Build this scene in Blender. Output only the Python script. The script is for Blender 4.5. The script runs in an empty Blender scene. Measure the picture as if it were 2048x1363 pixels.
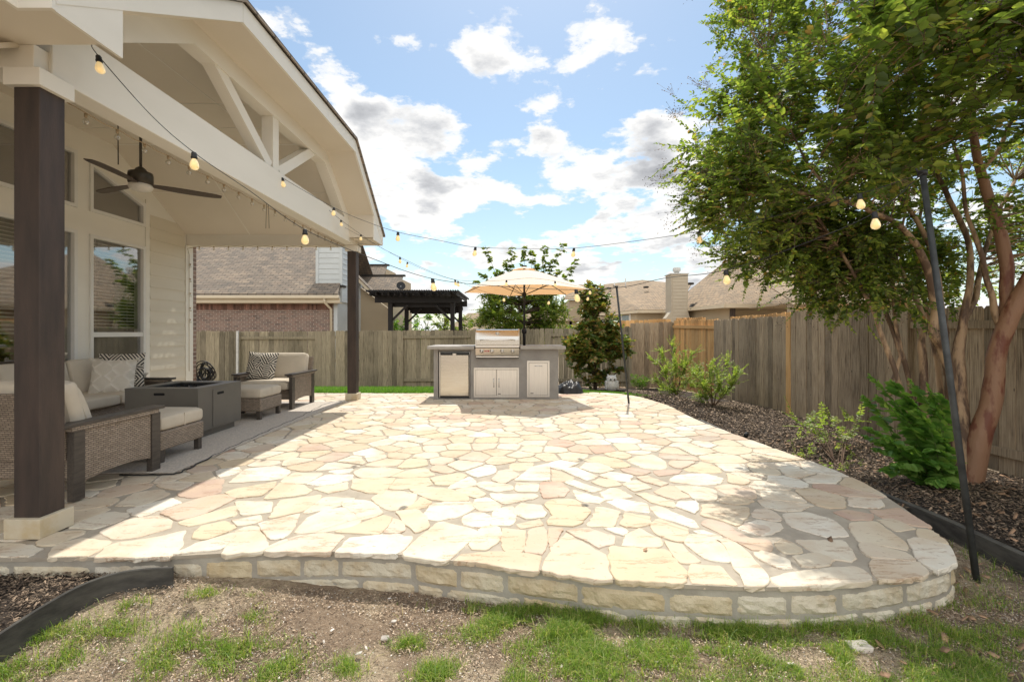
import bpy, math, random
import numpy as np
from mathutils import Vector, noise as mnoise
R=random.Random(7); NR=np.random.RandomState(7)
C=bpy.context.scene.collection
H=1.17; F=920.0; HX=1024.0; HY=664.0
def G(x,y,z=0.0):
    d=(H-z)*F/(y-HY); return ((x-HX)/F*d,d,z)
def P(x,y,d): return ((x-HX)/F*d,d,H+(HY-y)/F*d)
# ---------------------------------------------------------------- materials
def newmat(name):
    m=bpy.data.materials.new(name); m.use_nodes=True
    nt=m.node_tree; b=nt.nodes['Principled BSDF']; return m,nt,b
def nd(nt,t,**k):
    n=nt.nodes.new(t)
    for a,v in k.items(): setattr(n,a,v)
    return n
def mathn(nt,op,a,b=None,clamp=False):
    n=nd(nt,'ShaderNodeMath',operation=op); n.use_clamp=clamp
    for i,v in enumerate((a,b)):
        if v is None: continue
        if isinstance(v,(int,float)): n.inputs[i].default_value=v
        else: nt.links.new(v,n.inputs[i])
    return n.outputs[0]
def mix(nt,f,a,b,bt='MIX'):
    n=nd(nt,'ShaderNodeMix',data_type='RGBA',blend_type=bt)
    for i,v in ((0,f),(6,a),(7,b)):
        if isinstance(v,(int,float)): n.inputs[i].default_value=v
        elif isinstance(v,tuple): n.inputs[i].default_value=(v[0],v[1],v[2],1)
        else: nt.links.new(v,n.inputs[i])
    return n.outputs[2]
def ramp(nt,f,stops,interp='LINEAR'):
    n=nd(nt,'ShaderNodeValToRGB'); n.color_ramp.interpolation=interp
    e=n.color_ramp.elements
    while len(e)<len(stops): e.new(0.5)
    for i,(p,c) in enumerate(stops):
        e[i].position=p; e[i].color=(c[0],c[1],c[2],1) if isinstance(c,tuple) else (c,c,c,1)
    nt.links.new(f,n.inputs[0]); return n.outputs[0]
def coords(nt,kind='Object',scale=(1,1,1)):
    tc=nd(nt,'ShaderNodeTexCoord'); mp=nd(nt,'ShaderNodeMapping'); mp.inputs['Scale'].default_value=scale
    nt.links.new(tc.outputs[kind],mp.inputs[0]); return mp.outputs[0]
def noi(nt,v,scale,detail=4,rough=.6,out=0):
    n=nd(nt,'ShaderNodeTexNoise'); n.inputs['Scale'].default_value=scale; n.inputs['Detail'].default_value=detail
    n.inputs['Roughness'].default_value=rough; nt.links.new(v,n.inputs['Vector']); return n.outputs[out]
def bump(nt,b,h,s,d=.01):
    n=nd(nt,'ShaderNodeBump'); n.inputs['Strength'].default_value=s; n.inputs['Distance'].default_value=d
    nt.links.new(h,n.inputs['Height']); nt.links.new(n.outputs[0],b.inputs['Normal'])
def island(nt): return nd(nt,'ShaderNodeNewGeometry').outputs['Random Per Island']
def mat(name,c1,c2=None,scale=6,rough=.6,isl=0,bmp=0,bscale=None,metal=0,stretch=(1,1,1),kind='Object',spec=.4,coat=0,lo=.35,hi=.65,dist=.01):
    m,nt,b=newmat(name)
    b.inputs['Roughness'].default_value=rough; b.inputs['Metallic'].default_value=metal
    b.inputs['Specular IOR Level'].default_value=spec; b.inputs['Coat Weight'].default_value=coat
    v=coords(nt,kind,stretch)
    n=noi(nt,v,scale)
    col=mix(nt,ramp(nt,n,[(lo,0.0),(hi,1.0)]),c1,c2 or tuple(x*.85 for x in c1))
    if isl:
        k=mathn(nt,'ADD',mathn(nt,'MULTIPLY',island(nt),2*isl),1-isl)
        cc=nd(nt,'ShaderNodeCombineColor'); [nt.links.new(k,cc.inputs[i]) for i in range(3)]
        col=mix(nt,1.0,col,cc.outputs[0],'MULTIPLY')
    nt.links.new(col,b.inputs['Base Color'])
    if bmp: bump(nt,b,noi(nt,v,bscale or scale*6,6,.65),bmp,dist)
    return m
MT={}
def defmats():
    M=MT
    M['trim']=mat('painted trim',(.77,.735,.655),(.73,.695,.615),3,.55,bmp=.12,bscale=90,stretch=(1,.25,1),dist=.004)
    M['trimwhite']=mat('white vinyl',(.72,.70,.66),(.68,.66,.61),3,.4)
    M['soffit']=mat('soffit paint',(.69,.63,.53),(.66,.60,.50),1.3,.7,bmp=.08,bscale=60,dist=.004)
    M['siding']=mat('painted siding',(.66,.60,.49),(.62,.56,.45),2,.6,bmp=.15,bscale=50,stretch=(1,.2,3),dist=.004)
    M['post']=mat('stained post',(.070,.048,.038),(.042,.031,.026),4,.62,bmp=.35,bscale=40,stretch=(3,3,.5),dist=.004)
    M['plinth']=mat('plinth wood',(.60,.53,.40),(.50,.38,.20),7,.6,lo=.45,hi=.75,bmp=.15,bscale=40)
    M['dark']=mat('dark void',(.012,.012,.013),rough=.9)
    M['black']=mat('black plastic',(.018,.018,.018),rough=.5)
    M['blackmetal']=mat('black metal',(.02,.02,.021),rough=.45,metal=.3)
    M['poledark']=mat('weathered steel pole',(.075,.08,.08),(.04,.042,.042),9,.55,metal=.4,bmp=.1)
    M['steel']=mat('brushed steel',(.64,.61,.56),(.52,.50,.46),3,.17,metal=1,stretch=(1,1,60),bmp=.05,bscale=30,dist=.002)
    M['steelpanel']=mat('satin steel',(.72,.68,.62),(.62,.58,.53),3,.33,metal=.92,stretch=(50,1,1),bmp=.08,bscale=20,dist=.002)
    M['chrome']=mat('chrome',(.8,.8,.8),rough=.12,metal=1)
    M['stucco']=mat('grey stucco',(.34,.32,.295),(.29,.27,.25),5,.8,bmp=.5,bscale=160,dist=.004)
    M['counter']=mat('trowelled counter',(.42,.395,.36),(.34,.32,.29),3,.5,bmp=.25,bscale=40,dist=.004)
    M['red']=mat('red badge',(.5,.03,.03),rough=.4)
    M['cushion']=mat('beige canvas',(.58,.51,.41),(.53,.465,.37),5,.9,bmp=.3,bscale=300,dist=.002)
    M['cream']=mat('cream knit',(.66,.61,.53),(.60,.55,.47),6,.95,bmp=.6,bscale=60,dist=.006)
    M['armwood']=mat('charcoal arm',(.085,.070,.058),(.05,.042,.036),4,.42,stretch=(20,2,20),bmp=.2,bscale=10,dist=.002)
    M['firepit']=mat('powder coat',(.16,.15,.13),(.135,.125,.11),2,.45,bmp=.2,bscale=300,metal=.25,dist=.001)
    M['rug']=mat('woven rug',(.60,.53,.45),(.38,.345,.305),60,.95,bmp=.6,bscale=250,dist=.004)
    M['fan']=mat('bronze fan',(.075,.065,.05),(.06,.05,.04),4,.4,metal=.5)
    M['blade']=mat('walnut blade',(.085,.055,.038),(.06,.04,.028),4,.5,stretch=(2,20,2))
    M['frost']=mat('frosted glass',(.8,.76,.68),rough=.4)
    M['bark']=mat('crape bark',(.42,.28,.165),(.12,.072,.045),13,.65,stretch=(1,1,.25),bmp=.8,bscale=30,lo=.42,hi=.56)
    M['barkred']=mat('smooth red bark',(.19,.07,.042),(.31,.17,.10),8,.55,stretch=(1,1,.35),bmp=.8,bscale=22,lo=.41,hi=.50)
    M['twig']=mat('twig bark',(.16,.10,.06),(.10,.06,.04),9,.8)
    M['edging']=mat('black edging',(.10,.093,.08),(.045,.042,.038),7,.75,bmp=.2,bscale=20,stretch=(1,1,3))
    M['roofdark']=mat('shingle edge',(.05,.045,.04),rough=.9)
    M['pergola']=mat('dark stained pergola',(.016,.013,.012),rough=.7,isl=.3)
    M['houseb']=mat('beige house',(.44,.36,.25),(.40,.33,.23),1,.8)
    M['gutter']=mat('cream gutter',(.66,.57,.42),(.62,.53,.39),2,.5)
    M['whitish']=mat('pale blue siding',(.55,.58,.58),(.50,.53,.53),2,.6)
    M['tree_bark']=mat('brown bark',(.14,.10,.07),(.08,.06,.04),9,.85,bmp=.4,bscale=30)
    M['stonegrey']=mat('pale concrete',(.64,.63,.60),(.50,.49,.46),14,.8,bmp=.3,bscale=80,dist=.003)
    M['cable']=mat('cream cord',(.42,.32,.2),rough=.6)
    M['clearbulb']=glassy('clear bulb',(.9,.88,.82),.35)
    M['frostbulb']=bulbmat()
    M['pane']=glassy('window pane',(.85,.86,.85),1.0)
    M['screen']=mat('insect screen',(.045,.042,.038),(.06,.055,.05),3,.45,spec=.6)
    M['blind']=mat('blind slat',(.80,.76,.68),rough=.6)
    M['umbrella']=cloth('umbrella canvas',(.86,.79,.68),(.95,.50,.20),.30)
    M['wicker']=wicker(); M['pillowbw']=maze(); M['knit']=knit()
    M['brick']=brick('red brick wall'); M['shingle']=shingle('brown shingles',(.19,.16,.13),(.28,.235,.185),(.12,.105,.09))
    M['shingle2']=shingle('tan shingles',(.30,.235,.165),(.35,.28,.20),(.24,.185,.13))
    M['fence']=wood('weathered cedar',(.235,.20,.135),(.10,.08,.052),(.335,.285,.20))
    M['fencedark']=wood('grey old cedar',(.30,.225,.145),(.11,.075,.047),(.44,.345,.235))
    M['fencenew']=wood('new orange cedar',(.60,.34,.13),(.42,.21,.07),(.66,.42,.19))
    M['flag']=flag(); M['mortar']=mat('mortar',(.43,.375,.30),(.34,.295,.235),8,.9,bmp=.5,bscale=120,dist=.004)
    M['block']=block()
    M['leafcrape']=leaf('crape leaf',[(0,(.075,.12,.032)),(.35,(.13,.19,.045)),(.7,(.20,.27,.06)),(.94,(.36,.41,.09)),(1,(.36,.20,.08))],.58)
    M['leafbasal']=leaf('sucker leaf',[(0,(.11,.24,.05)),(.5,(.17,.33,.07)),(1,(.28,.42,.11))],.5)
    M['leaflime']=leaf('lime leaf',[(0,(.17,.26,.045)),(.5,(.28,.38,.08)),(1,(.42,.46,.14))],.5)
    M['leafmag']=leaf('magnolia leaf',[(0,(.07,.12,.028)),(.45,(.13,.19,.04)),(.68,(.24,.24,.06)),(.80,(.34,.23,.08)),(1,(.42,.27,.10))],.38,.3)
    M['leafpear']=leaf('pear leaf',[(0,(.09,.15,.03)),(.6,(.17,.24,.045)),(1,(.30,.29,.07))],.55)
    M['leafbright']=leaf('bright leaf',[(0,(.06,.16,.015)),(.6,(.12,.25,.02)),(1,(.22,.32,.04))],.5)
    M['seed']=mat('seed pod',(.06,.045,.04),rough=.8,isl=.4)
    M['seed2']=mat('dry seed',(.24,.15,.07),rough=.8,isl=.3)
    M['grass']=leaf('grass blade',[(0,(.11,.20,.03)),(.45,(.20,.32,.05)),(.78,(.33,.42,.09)),(1,(.56,.47,.24))],.5)
    M['lawnbright']=leaf('back lawn blade',[(0,(.08,.20,.02)),(1,(.16,.32,.04))],.4)
    M['straw']=mat('straw and chips',(.52,.42,.31),(.26,.18,.12),30,.9,isl=.75)
    M['chips']=mat('mulch chip',(.27,.20,.14),(.09,.065,.048),30,.9,isl=.75)
    M['litter']=mat('fallen leaf',(.34,.21,.13),(.24,.15,.09),20,.8,isl=.45)
    M['pebble']=mat('white pebble',(.62,.58,.52),(.5,.45,.4),20,.8,isl=.35)
    M['wallmortar']=mat('wall mortar',(.44,.41,.35),(.34,.31,.26),8,.9,bmp=.6,bscale=90,dist=.004)
    M['ground']=groundmat(); M['mulch']=mat('mulch soil',(.085,.065,.05),(.028,.020,.015),22,.95,bmp=1,bscale=60,dist=.03)
def glassy(name,tint,tr):
    m,nt,b=newmat(name); out=nt.nodes['Material Output']
    t=nd(nt,'ShaderNodeBsdfTransparent'); t.inputs[0].default_value=(*tint,1)
    g=nd(nt,'ShaderNodeBsdfGlossy'); g.inputs['Roughness'].default_value=.03
    fr=nd(nt,'ShaderNodeFresnel'); fr.inputs[0].default_value=1.6
    s=nd(nt,'ShaderNodeMixShader'); k=mathn(nt,'ADD',mathn(nt,'MULTIPLY',fr.outputs[0],.36),(1-tr)*.25,True)
    nt.links.new(k,s.inputs[0]); nt.links.new(t.outputs[0],s.inputs[1]); nt.links.new(g.outputs[0],s.inputs[2]); nt.links.new(s.outputs[0],out.inputs[0])
    return m
def bulbmat():
    m,nt,b=newmat('amber bulb glass'); b.inputs['Base Color'].default_value=(.85,.66,.32,1); b.inputs['Roughness'].default_value=.25
    b.inputs['Emission Color'].default_value=(1,.74,.36,1); b.inputs['Emission Strength'].default_value=.38
    b.inputs['Transmission Weight'].default_value=.2; return m
def cloth(name,c,ct,f):
    m,nt,b=newmat(name); out=nt.nodes['Material Output']; b.inputs['Base Color'].default_value=(*c,1); b.inputs['Roughness'].default_value=.9
    t=nd(nt,'ShaderNodeBsdfTranslucent'); t.inputs[0].default_value=(*ct,1); s=nd(nt,'ShaderNodeMixShader'); s.inputs[0].default_value=f
    nt.links.new(b.outputs[0],s.inputs[1]); nt.links.new(t.outputs[0],s.inputs[2]); nt.links.new(s.outputs[0],out.inputs[0]); return m
def leaf(name,stops,tr,rough=.42):
    m,nt,b=newmat(name); out=nt.nodes['Material Output']
    col=ramp(nt,island(nt),stops); nt.links.new(col,b.inputs['Base Color']); b.inputs['Roughness'].default_value=rough
    b.inputs['Specular IOR Level'].default_value=.45
    t=nd(nt,'ShaderNodeBsdfTranslucent'); c2=mix(nt,1.0,col,(1.55,1.6,.75),'MULTIPLY'); nt.links.new(c2,t.inputs[0])
    s=nd(nt,'ShaderNodeMixShader'); s.inputs[0].default_value=tr
    nt.links.new(b.outputs[0],s.inputs[1]); nt.links.new(t.outputs[0],s.inputs[2]); nt.links.new(s.outputs[0],out.inputs[0]); return m
def bricktex(nt,v,w,h,mort,c1,c2,cm,off=.5,bias=0,smooth=.1):
    n=nd(nt,'ShaderNodeTexBrick'); n.offset=off; n.inputs['Scale'].default_value=1
    n.inputs['Brick Width'].default_value=w; n.inputs['Row Height'].default_value=h; n.inputs['Mortar Size'].default_value=mort
    n.inputs['Mortar Smooth'].default_value=smooth; n.inputs['Bias'].default_value=bias
    for k,c in (('Color1',c1),('Color2',c2),('Mortar',cm)): n.inputs[k].default_value=(*c,1)
    nt.links.new(v,n.inputs['Vector']); return n
def wicker():
    m,nt,b=newmat('resin wicker'); v=coords(nt,'UV')
    n=bricktex(nt,v,.040,.015,.0022,(.38,.305,.235),(.26,.205,.155),(.075,.055,.042),smooth=.6)
    nt.links.new(n.outputs[0],b.inputs['Base Color']); b.inputs['Roughness'].default_value=.5
    inv=mathn(nt,'SUBTRACT',1,n.outputs['Fac']); bump(nt,b,inv,.8,.006); return m
def maze():
    m,nt,b=newmat('black and cream maze cloth'); v=coords(nt,'UV')
    vo=nd(nt,'ShaderNodeTexVoronoi',distance='CHEBYCHEV'); vo.inputs['Scale'].default_value=11; nt.links.new(v,vo.inputs['Vector'])
    sx=nd(nt,'ShaderNodeSeparateColor'); nt.links.new(vo.outputs['Color'],sx.inputs[0])
    sep=nd(nt,'ShaderNodeSeparateXYZ'); nt.links.new(v,sep.inputs[0])
    def stripe(a,bb):
        s=mathn(nt,'ADD',mathn(nt,'MULTIPLY',sep.outputs[0],a),mathn(nt,'MULTIPLY',sep.outputs[1],bb))
        return mathn(nt,'GREATER_THAN',mathn(nt,'FRACT',s),.5)
    a=stripe(26,18); c=stripe(-26,20); d=stripe(6,32)
    pick=mathn(nt,'GREATER_THAN',sx.outputs[0],.5); p2=mathn(nt,'GREATER_THAN',sx.outputs[1],.6)
    def fm(f,x,y):
        n=nd(nt,'ShaderNodeMix'); nt.links.new(f,n.inputs[0]); nt.links.new(x,n.inputs[2]); nt.links.new(y,n.inputs[3]); return n.outputs[0]
    f=fm(p2,fm(pick,a,c),d)
    nt.links.new(mix(nt,f,(.03,.027,.025),(.62,.57,.48)),b.inputs['Base Color']); b.inputs['Roughness'].default_value=.95; return m
def knit():
    m,nt,b=newmat('cream diamond knit'); v=coords(nt,'UV')
    sep=nd(nt,'ShaderNodeSeparateXYZ'); nt.links.new(v,sep.inputs[0])
    def tri(s): return mathn(nt,'PINGPONG',mathn(nt,'MULTIPLY',s,1.0),.09)
    s=mathn(nt,'ADD',tri(sep.outputs[0]),tri(sep.outputs[1]))
    r=mathn(nt,'PINGPONG',mathn(nt,'MULTIPLY',s,14),1.0)
    h=mathn(nt,'ADD',mathn(nt,'POWER',r,3),mathn(nt,'MULTIPLY',noi(nt,v,90),.4))
    nt.links.new(mix(nt,h,(.58,.53,.45),(.72,.67,.59)),b.inputs['Base Color']); b.inputs['Roughness'].default_value=.95
    bump(nt,b,h,.9,.012); return m
def brick(name):
    m,nt,b=newmat(name); v=coords(nt,'UV')
    n=bricktex(nt,v,.205,.075,.007,(.26,.15,.11),(.12,.08,.065),(.48,.42,.36))
    n2=noi(nt,v,3.2,3); col=mix(nt,ramp(nt,n2,[(.35,0.),(.7,.6)]),n.outputs[0],(.33,.25,.20))
    nt.links.new(col,b.inputs['Base Color']); b.inputs['Roughness'].default_value=.9
    bump(nt,b,mathn(nt,'SUBTRACT',1,n.outputs['Fac']),.5,.01); return m
def shingle(name,a,c,d):
    m,nt,b=newmat(name); v=coords(nt,'UV')
    n=bricktex(nt,v,.31,.14,.012,a,c,tuple(x*.45 for x in d),bias=-.2,smooth=.3)
    n2=bricktex(nt,v,.17,.14,.0,(.78,.78,.78),(1.25,1.15,1.05),(1,1,1),off=.33)
    col=mix(nt,1.,n.outputs[0],n2.outputs[0],'MULTIPLY')
    col=mix(nt,ramp(nt,noi(nt,v,1.2,5),[(.4,0.),(.7,.5)]),col,d)
    nt.links.new(col,b.inputs['Base Color']); b.inputs['Roughness'].default_value=.95
    bump(nt,b,noi(nt,v,60,3),.4,.01); return m
def wood(name,a,d,l):
    m,nt,b=newmat(name); 
    v=coords(nt,'UV',(34,1.3,1)); ob=coords(nt,'Object',(1,1,1))
    isl=island(nt)
    va=nd(nt,'ShaderNodeVectorMath',operation='ADD'); cx=nd(nt,'ShaderNodeCombineXYZ'); nt.links.new(mathn(nt,'MULTIPLY',isl,77),cx.inputs[1])
    nt.links.new(v,va.inputs[0]); nt.links.new(cx.outputs[0],va.inputs[1])
    g=noi(nt,va.outputs[0],2.2,7,.7)
    col=ramp(nt,g,[(.36,d),(.5,a),(.66,l)])
    k=mathn(nt,'ADD',mathn(nt,'MULTIPLY',isl,.85),.58); cc=nd(nt,'ShaderNodeCombineColor'); [nt.links.new(k,cc.inputs[i]) for i in range(3)]
    col=mix(nt,1.,col,cc.outputs[0],'MULTIPLY')
    st=ramp(nt,noi(nt,ob,1.1,4),[(.45,0.),(.7,.55)]); col=mix(nt,st,col,tuple(x*1.02 for x in l))
    vo=nd(nt,'ShaderNodeTexVoronoi'); vo.inputs['Scale'].default_value=3.2; ovv=coords(nt,'Object',(2.2,2.2,1)); nt.links.new(ovv,vo.inputs['Vector'])
    kn=ramp(nt,vo.outputs['Distance'],[(.035,.75),(.07,0.)]); col=mix(nt,kn,col,tuple(x*.22 for x in d))
    nt.links.new(col,b.inputs['Base Color']); b.inputs['Roughness'].default_value=.9; bump(nt,b,g,.6,.006); return m
def flag():
    m,nt,b=newmat('limestone flags'); v=coords(nt,'Object'); isl=island(nt)
    base=ramp(nt,isl,[(0,(.64,.58,.47)),(.20,(.72,.68,.59)),(.38,(.58,.48,.32)),(.52,(.68,.62,.50)),(.66,(.54,.44,.31)),(.78,(.66,.58,.43)),(.86,(.53,.38,.29)),(.93,(.66,.59,.48)),(.97,(.50,.33,.25)),(1,(.44,.37,.30))])
    n=noi(nt,v,3.0,6,.65); col=mix(nt,ramp(nt,n,[(.42,0.),(.62,.7)]),base,(.56,.43,.30))
    n2=noi(nt,v,1.7,3); col=mix(nt,ramp(nt,n2,[(.5,0.),(.72,.35)]),col,(.74,.69,.60))
    n3=noi(nt,v,26,4); col=mix(nt,ramp(nt,n3,[(.62,0.),(.70,.55)]),col,(.28,.19,.12))
    st=noi(nt,coords(nt,'Object',(1,5,1)),2.4,6,.7); col=mix(nt,ramp(nt,st,[(.57,0.),(.60,.65),(.63,0.)]),col,(.33,.19,.11))
    nt.links.new(col,b.inputs['Base Color']); b.inputs['Roughness'].default_value=.8
    bump(nt,b,mathn(nt,'ADD',noi(nt,v,14,8,.6),mathn(nt,'MULTIPLY',st,.8)),.35,.012); return m
def block():
    m,nt,b=newmat('rough limestone block'); v=coords(nt,'Object'); isl=island(nt)
    base=ramp(nt,isl,[(0,(.60,.54,.41)),(.4,(.66,.61,.49)),(.75,(.61,.51,.34)),(1,(.70,.66,.57))])
    col=mix(nt,ramp(nt,noi(nt,v,9,7),[(.45,0.),(.72,.65)]),base,(.46,.33,.17))
    nt.links.new(col,b.inputs['Base Color']); b.inputs['Roughness'].default_value=.9
    bump(nt,b,noi(nt,v,30,8,.65),.7,.02); return m
def groundmat():
    m,nt,b=newmat('dirt and thatch'); v=coords(nt,'Object')
    a=noi(nt,v,1.7,5); c=noi(nt,v,60,6,.75); d=noi(nt,v,150,3,.8)
    base=mix(nt,ramp(nt,a,[(.44,0.),(.53,1.)]),(.62,.50,.34),(.36,.26,.175))
    base=mix(nt,ramp(nt,noi(nt,v,7,5),[(.52,0.),(.62,.55)]),base,(.17,.12,.08))
    base=mix(nt,ramp(nt,c,[(.45,0.),(.6,.7)]),base,(.22,.155,.10))
    base=mix(nt,ramp(nt,d,[(.58,0.),(.66,.85)]),base,(.66,.59,.49))
    nt.links.new(base,b.inputs['Base Color']); b.inputs['Roughness'].default_value=.95
    bump(nt,b,mathn(nt,'ADD',c,d),.9,.02); return m
# ---------------------------------------------------------------- mesh builder
class MB:
    def __init__(s): s.v=[]; s.f=[]; s.sm=[]
    def add(s,vs,fs,smooth=False):
        o=len(s.v); s.v+= [tuple(p) for p in vs]; s.f+=[tuple(i+o for i in f) for f in fs]; s.sm+=[smooth]*len(fs); return s
    def box(s,x0,x1,y0,y1,z0,z1,bev=0):
        if bev<=0:
            v=[(x,y,z) for z in (z0,z1) for y in (y0,y1) for x in (x0,x1)]
            return s.add(v,[(0,2,3,1),(4,5,7,6),(0,1,5,4),(2,6,7,3),(0,4,6,2),(1,3,7,5)])
        # octagonal-profile bevel: chamfer all edges
        b=min(bev,(x1-x0)*.45,(y1-y0)*.45,(z1-z0)*.45); vs=[];idx={}
        for k,(X,sx) in enumerate(((x0,1),(x1,-1))):
            for j,(Y,sy) in enumerate(((y0,1),(y1,-1))):
                for i,(Z,sz) in enumerate(((z0,1),(z1,-1))):
                    idx[k,j,i]=len(vs); vs+=[(X,Y+sy*b,Z+sz*b),(X+sx*b,Y,Z+sz*b),(X+sx*b,Y+sy*b,Z)]
        I=idx; f=[]
        f.append((I[0,0,0],I[0,0,1],I[0,1,1],I[0,1,0])); f.append((I[1,0,0],I[1,1,0],I[1,1,1],I[1,0,1]))
        q=lambda a,n:I[a]+n
        f.append((q((0,0,0),1),q((1,0,0),1),q((1,0,1),1),q((0,0,1),1))); f.append((q((0,1,0),1),q((0,1,1),1),q((1,1,1),1),q((1,1,0),1)))
        f.append((q((0,0,0),2),q((0,1,0),2),q((1,1,0),2),q((1,0,0),2))); f.append((q((0,0,1),2),q((1,0,1),2),q((1,1,1),2),q((0,1,1),2)))
        for a in (0,1):
            for c in (0,1):
                f.append((q((a,c,0),0),q((a,c,1),0),q((a,c,1),1),q((a,c,0),1)))
                f.append((q((a,0,c),0),q((a,1,c),0),q((a,1,c),2),q((a,0,c),2)))
                f.append((q((0,a,c),1),q((1,a,c),1),q((1,a,c),2),q((0,a,c),2)))
        for k in idx: f.append((I[k],I[k]+1,I[k]+2))
        return s.add(vs,f)
    def obox(s,p0,p1,w,h,up=(0,0,1)):
        a=Vector(p0); b=Vector(p1); d=(b-a).normalized(); u=Vector(up); sd=d.cross(u)
        if sd.length<1e-4: sd=d.cross(Vector((1,0,0)))
        sd.normalize(); u=sd.cross(d).normalized()
        vs=[q+sd*(i*w/2)+u*(j*h/2) for q in (a,b) for i,j in ((-1,-1),(1,-1),(1,1),(-1,1))]
        return s.add(vs,[(0,1,2,3),(7,6,5,4),(0,4,5,1),(1,5,6,2),(2,6,7,3),(3,7,4,0)])
    def prism(s,pts,dvec):
        n=len(pts); d=Vector(dvec); a=[Vector(p) for p in pts]; vs=a+[p+d for p in a]
        return s.add(vs,[tuple(range(n-1,-1,-1)),tuple(range(n,2*n))]+[(i,(i+1)%n,n+(i+1)%n,n+i) for i in range(n)])
    def tube(s,path,rad,n=8,cap=True,smooth=True):
        path=[Vector(p) for p in path]
        if not hasattr(rad,'__len__'): rad=[rad]*len(path)
        vs=[];fs=[]; ref=None
        for i,p in enumerate(path):
            d=(path[min(i+1,len(path)-1)]-path[max(i-1,0)])
            if d.length<1e-7: d=Vector((0,0,1))
            d.normalize()
            if ref is None: ref=Vector((1,0,0)) if abs(d.x)<.8 else Vector((0,1,0))
            a=(ref-d*ref.dot(d)).normalized(); b=d.cross(a); ref=a
            for k in range(n):
                t=2*math.pi*k/n; vs.append(p+(a*math.cos(t)+b*math.sin(t))*rad[i])
        for i in range(len(path)-1):
            for k in range(n): fs.append((i*n+k,i*n+(k+1)%n,(i+1)*n+(k+1)%n,(i+1)*n+k))
        if cap: fs+= [tuple(range(n-1,-1,-1)),tuple((len(path)-1)*n+k for k in range(n))]
        return s.add(vs,fs,smooth)
    def lathe(s,c,prof,n=16,smooth=True):  # prof list (r,z) about vertical axis
        cx,cy,cz=c; vs=[];fs=[]
        for r,z in prof:
            for k in range(n): t=2*math.pi*k/n; vs.append((cx+r*math.cos(t),cy+r*math.sin(t),cz+z))
        for i in range(len(prof)-1):
            for k in range(n): fs.append((i*n+k,i*n+(k+1)%n,(i+1)*n+(k+1)%n,(i+1)*n+k))
        fs+=[tuple(range(n-1,-1,-1)),tuple((len(prof)-1)*n+k for k in range(n))]
        return s.add(vs,fs,smooth)
    def rbox(s,c,h,r,n=7,puff=0,axis=2):  # rounded soft box, half sizes h
        c=Vector(c); hx,hy,hz=h
        for ax in range(3):
            for sg in (-1,1):
                vs=[];
                for i in range(n+1):
                    for j in range(n+1):
                        q=[0,0,0]; q[ax]=sg; q[(ax+1)%3]=(2*i/n-1); q[(ax+2)%3]=(2*j/n-1)*sg
                        def wf(t): return math.copysign(min(1,abs(t))**.75,t)
                        p=Vector((wf(q[0])*hx,wf(q[1])*hy,wf(q[2])*hz))
                        inn=Vector((max(-hx+r,min(hx-r,p.x)),max(-hy+r,min(hy-r,p.y)),max(-hz+r,min(hz-r,p.z))))
                        d=p-inn
                        if d.length>1e-6: p=inn+d.normalized()*min(r,d.length if d.length<r else r)
                        if puff:
                            o=[0,1,2]; o.remove(axis); k=(1-(p[o[0]]/h[o[0]])**2)*(1-(p[o[1]]/h[o[1]])**2)
                            p[axis]+=puff*k*(1 if p[axis]>0 else -1)
                        vs.append(c+p)
                fs=[(i*(n+1)+j,(i+1)*(n+1)+j,(i+1)*(n+1)+j+1,i*(n+1)+j+1) for i in range(n) for j in range(n)]
                s.add(vs,fs,True)
        return s
    def xf(s,fn): s.v=[tuple(fn(Vector(p))) for p in s.v]; return s
OR={}
def autouv(me):
    uv=me.uv_layers.new(name='UVMap'); nl=len(me.loops)
    co=np.zeros(len(me.vertices)*3); me.vertices.foreach_get('co',co); co=co.reshape(-1,3)
    vi=np.zeros(nl,int); me.loops.foreach_get('vertex_index',vi)
    nrm=np.zeros(len(me.polygons)*3); me.polygons.foreach_get('normal',nrm); nrm=nrm.reshape(-1,3)
    ls=np.zeros(len(me.polygons),int); me.polygons.foreach_get('loop_total',ls); N=np.repeat(nrm,ls,axis=0)
    U=np.stack([-N[:,1],N[:,0],np.zeros(len(N))],1); L=np.linalg.norm(U,axis=1); fl=L<.12
    U[fl]=(1,0,0); L[fl]=1; U/=L[:,None]
    # keep axis aligned faces tidy
    V=np.cross(N,U); V[fl]=(0,1,0); p=co[vi]
    out=np.stack([(p*U).sum(1),(p*V).sum(1)],1); uv.data.foreach_set('uv',out.ravel())
def obj(name,mb,m,parent=None,uv=True):
    org=Vector(OR.get(parent.name,(0,0,0))) if parent else Vector((0,0,0))
    me=bpy.data.meshes.new(name); me.from_pydata([Vector(p)-org for p in mb.v],[],mb.f)
    me.polygons.foreach_set('use_smooth',mb.sm); me.materials.append(MT[m] if isinstance(m,str) else m)
    me.update()
    if uv: autouv(me)
    o=bpy.data.objects.new(name,me); C.objects.link(o)
    if parent: o.parent=parent; OR[o.name]=tuple(org)
    return o
def fastmesh(name,V,Fq,m,parent=None):
    org=np.array(OR.get(parent.name,(0,0,0))) if parent else np.zeros(3)
    me=bpy.data.meshes.new(name); k=Fq.shape[1]
    me.vertices.add(len(V)); me.vertices.foreach_set('co',(V-org).astype(np.float32).ravel())
    me.loops.add(Fq.size); me.loops.foreach_set('vertex_index',Fq.astype(np.int32).ravel())
    me.polygons.add(len(Fq)); me.polygons.foreach_set('loop_start',np.arange(0,Fq.size,k,dtype=np.int32))
    me.update(calc_edges=True); me.validate(); me.materials.append(MT[m])
    o=bpy.data.objects.new(name,me); C.objects.link(o)
    if parent: o.parent=parent; OR[o.name]=tuple(org)
    return o
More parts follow.
